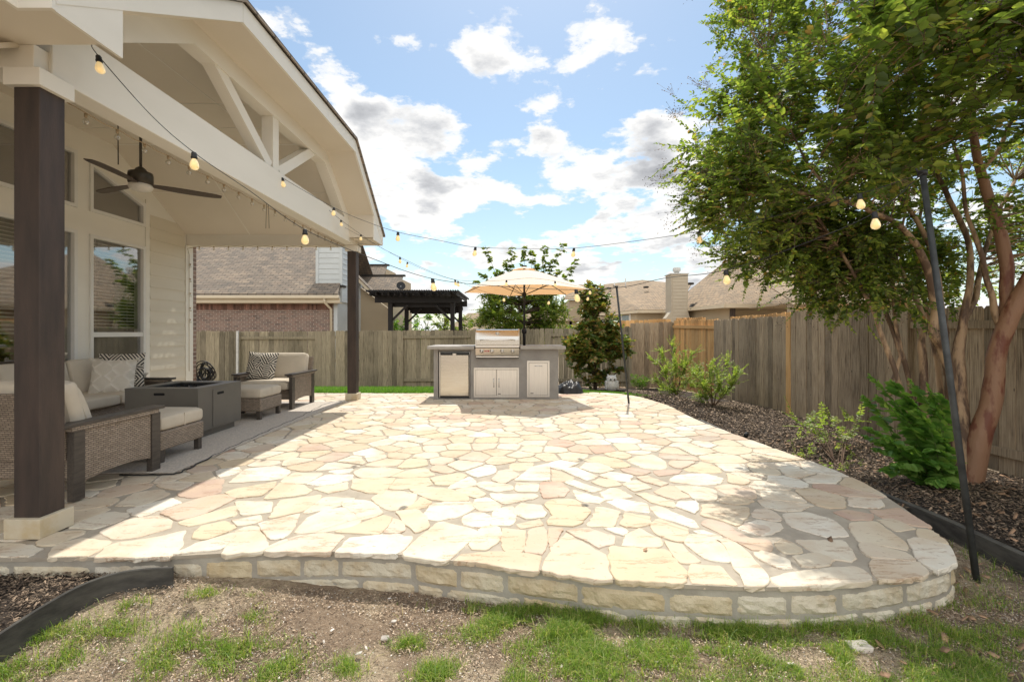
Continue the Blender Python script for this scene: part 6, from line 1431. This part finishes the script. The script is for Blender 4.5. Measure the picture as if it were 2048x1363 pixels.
# ================================================================ sky, sun, camera
SUN=Vector((.04,.53,1)).normalized()
def build_world():
    w=bpy.data.worlds.new('World'); bpy.context.scene.world=w; w.use_nodes=True; nt=w.node_tree; nt.nodes.clear()
    out=nd(nt,'ShaderNodeOutputWorld'); bg=nd(nt,'ShaderNodeBackground'); nt.links.new(bg.outputs[0],out.inputs[0])
    sky=nd(nt,'ShaderNodeTexSky'); sky.sky_type='NISHITA'; sky.sun_disc=False
    sky.sun_elevation=math.asin(SUN.z); sky.sun_rotation=math.atan2(SUN.x,SUN.y); sky.air_density=1.0; sky.dust_density=.6; sky.ozone_density=1.2
    tc=nd(nt,'ShaderNodeTexCoord'); V=tc.outputs['Generated']
    sep=nd(nt,'ShaderNodeSeparateXYZ'); nt.links.new(V,sep.inputs[0])
    zc=mathn(nt,'ADD',mathn(nt,'MAXIMUM',sep.outputs[2],0.0),.22)
    cx=nd(nt,'ShaderNodeCombineXYZ'); nt.links.new(mathn(nt,'DIVIDE',sep.outputs[0],zc),cx.inputs[0]); nt.links.new(mathn(nt,'DIVIDE',sep.outputs[1],zc),cx.inputs[1]); nt.links.new(mathn(nt,'MULTIPLY',sep.outputs[2],1.5),cx.inputs[2])
    p=cx.outputs[0]
    n1=noi(nt,p,1.9,12,.60); n2=noi(nt,p,6.5,8,.6)
    def blob(px,py,r,amp):
        v=Vector(((px-HX)/F,1,(HY-py)/F)); rr_=math.atan(r/F/v.length)*1.0; v.normalize()
        d=nd(nt,'ShaderNodeVectorMath',operation='DOT_PRODUCT'); nt.links.new(V,d.inputs[0]); d.inputs[1].default_value=v
        k=1/(rr_*rr_/2*1.0); e=mathn(nt,'MULTIPLY',mathn(nt,'SUBTRACT',d.outputs['Value'],1.0),k)
        return mathn(nt,'MULTIPLY',mathn(nt,'EXPONENT',e),amp)
    cov=None
    for b in ((690,150,45,.16),(710,220,60,.20),(760,320,100,.27),(900,340,95,.22),(830,430,110,.12),(960,110,48,.15),(1150,115,50,.15),(1240,70,35,.10),(1300,290,95,.25),(1290,400,110,.25),(1100,230,40,.10),(1040,410,50,.14),(560,40,70,.18),(1130,340,60,.10),(1080,430,60,.06),
              (880,180,80,-.14),(1000,250,60,-.12),(1230,180,60,-.10),(1000,450,60,-.12),(900,60,60,-.10),(1330,120,90,-.14),(1090,60,60,-.10)):
        o=blob(*b); cov=o if cov is None else mathn(nt,'ADD',cov,o)
    # general coverage rises toward the horizon
    hz=nd(nt,'ShaderNodeMapRange'); hz.inputs['From Min'].default_value=.02; hz.inputs['From Max'].default_value=.42; hz.inputs['To Min'].default_value=.05; hz.inputs['To Max'].default_value=-.06
    nt.links.new(sep.outputs[2],hz.inputs[0])
    dens=mathn(nt,'ADD',mathn(nt,'ADD',mathn(nt,'ADD',mathn(nt,'MULTIPLY',mathn(nt,'SUBTRACT',n1,.5),2.1),mathn(nt,'MULTIPLY',mathn(nt,'SUBTRACT',n2,.5),1.0)),cov),hz.outputs[0])
    mask=ramp(nt,mathn(nt,'ADD',dens,.5),[(.495,0.),(.545,.25),(.585,.72),(.67,1.)],'EASE')
    # cloud self shading: thick cores go grey
    n3=noi(nt,p,2.6,6,.55)
    core=mathn(nt,'ADD',mathn(nt,'MULTIPLY',dens,1.0),mathn(nt,'MULTIPLY',mathn(nt,'SUBTRACT',n3,.5),2.2))
    gb=None
    for b in ((880,326,45,.35),(1300,285,55,.42),(1290,425,75,.42),(730,250,28,.2),(1200,520,30,.2)):
        o=blob(*b); gb=o if gb is None else mathn(nt,'ADD',gb,o)
    core=mathn(nt,'ADD',core,gb)
    cc=ramp(nt,core,[(.33,(1.0,.99,.97)),(.60,(.66,.67,.69)),(.95,(.38,.39,.415))])
    # extra bright cloud added to the unseen sky behind the camera as fill light
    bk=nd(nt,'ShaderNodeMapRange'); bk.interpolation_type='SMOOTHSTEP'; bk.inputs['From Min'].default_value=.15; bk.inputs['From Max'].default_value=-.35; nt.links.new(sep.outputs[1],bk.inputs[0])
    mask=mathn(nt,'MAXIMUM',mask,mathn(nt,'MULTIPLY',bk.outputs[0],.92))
    cs=nd(nt,'ShaderNodeVectorMath',operation='SCALE'); nt.links.new(cc,cs.inputs[0]); nt.links.new(mathn(nt,'ADD',mathn(nt,'MULTIPLY',bk.outputs[0],BACKFILL),CLOUD),cs.inputs['Scale'])
    sk=nd(nt,'ShaderNodeVectorMath',operation='MULTIPLY'); nt.links.new(sky.outputs[0],sk.inputs[0]); sk.inputs[1].default_value=SKYMUL
    hzw=nd(nt,'ShaderNodeMapRange'); hzw.inputs['From Min'].default_value=.0; hzw.inputs['From Max'].default_value=.3; hzw.inputs['To Min'].default_value=.25; hzw.inputs['To Max'].default_value=0; nt.links.new(sep.outputs[2],hzw.inputs[0])
    skc=mix(nt,hzw.outputs[0],sk.outputs[0],(CLOUD*.55,CLOUD*.66,CLOUD*.78))
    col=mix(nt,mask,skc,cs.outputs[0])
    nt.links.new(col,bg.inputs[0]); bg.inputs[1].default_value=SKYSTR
def build_light_cam():
    l=bpy.data.lights.new('sun','SUN'); l.energy=SUNE; l.angle=math.radians(.55); l.color=(1,.945,.845); o=bpy.data.objects.new('sun',l); C.objects.link(o)
    o.rotation_euler=(-SUN).to_track_quat('-Z','Y').to_euler()
    cam=bpy.data.cameras.new('camera'); cam.sensor_width=36; cam.lens=F/2048*36; cam.shift_y=(HY-681.5)/2048; cam.clip_start=.05; cam.clip_end=1500
    c=bpy.data.objects.new('camera',cam); C.objects.link(c); c.location=(0,0,H); c.rotation_euler=(math.radians(90),0,0)
    s=bpy.context.scene; s.camera=c; s.view_settings.view_transform='Standard'; s.view_settings.look='None'; s.view_settings.exposure=EXPO; s.view_settings.gamma=1; s.view_settings.use_curve_mapping=False
    s.render.engine='CYCLES'; s.cycles.max_bounces=8; s.cycles.transparent_max_bounces=12
CLOUD=6.6; BACKFILL=3.0; SKYMUL=(1.10,1.10,.98); SKYSTR=.15; SUNE=4.2; EXPO=.13
defmats()
MT['screenbrown']=mat('brown screen',(.10,.075,.06),(.085,.065,.052),2,.5)
MT['blackglass']=mat('black glass',(.015,.015,.016),rough=.08,isl=.5,spec=.8)
MT['blackcover']=mat('black vinyl cover',(.03,.028,.027),(.02,.02,.02),9,.4,bmp=.4,bscale=12)
MT['brickcol']=mat('soldier brick',(.25,.13,.095),(.15,.085,.065),3,.9,isl=.45)
MT['pane_dark']=mat('dark glass',(.02,.025,.028),rough=.08,spec=.8)
MT['pane_pale']=mat('pale glass',(.22,.27,.29),rough=.15,spec=.8)
MT['chim']=mat('tan chimney siding',(.47,.41,.31),(.43,.37,.28),2,.7)
MT['leaf_stem']=mat('green stem',(.14,.20,.05),rough=.6)
build_ground(); build_patio(); build_porch(); build_furniture(); build_fences(); build_houses(); build_plants(); build_groundcover()
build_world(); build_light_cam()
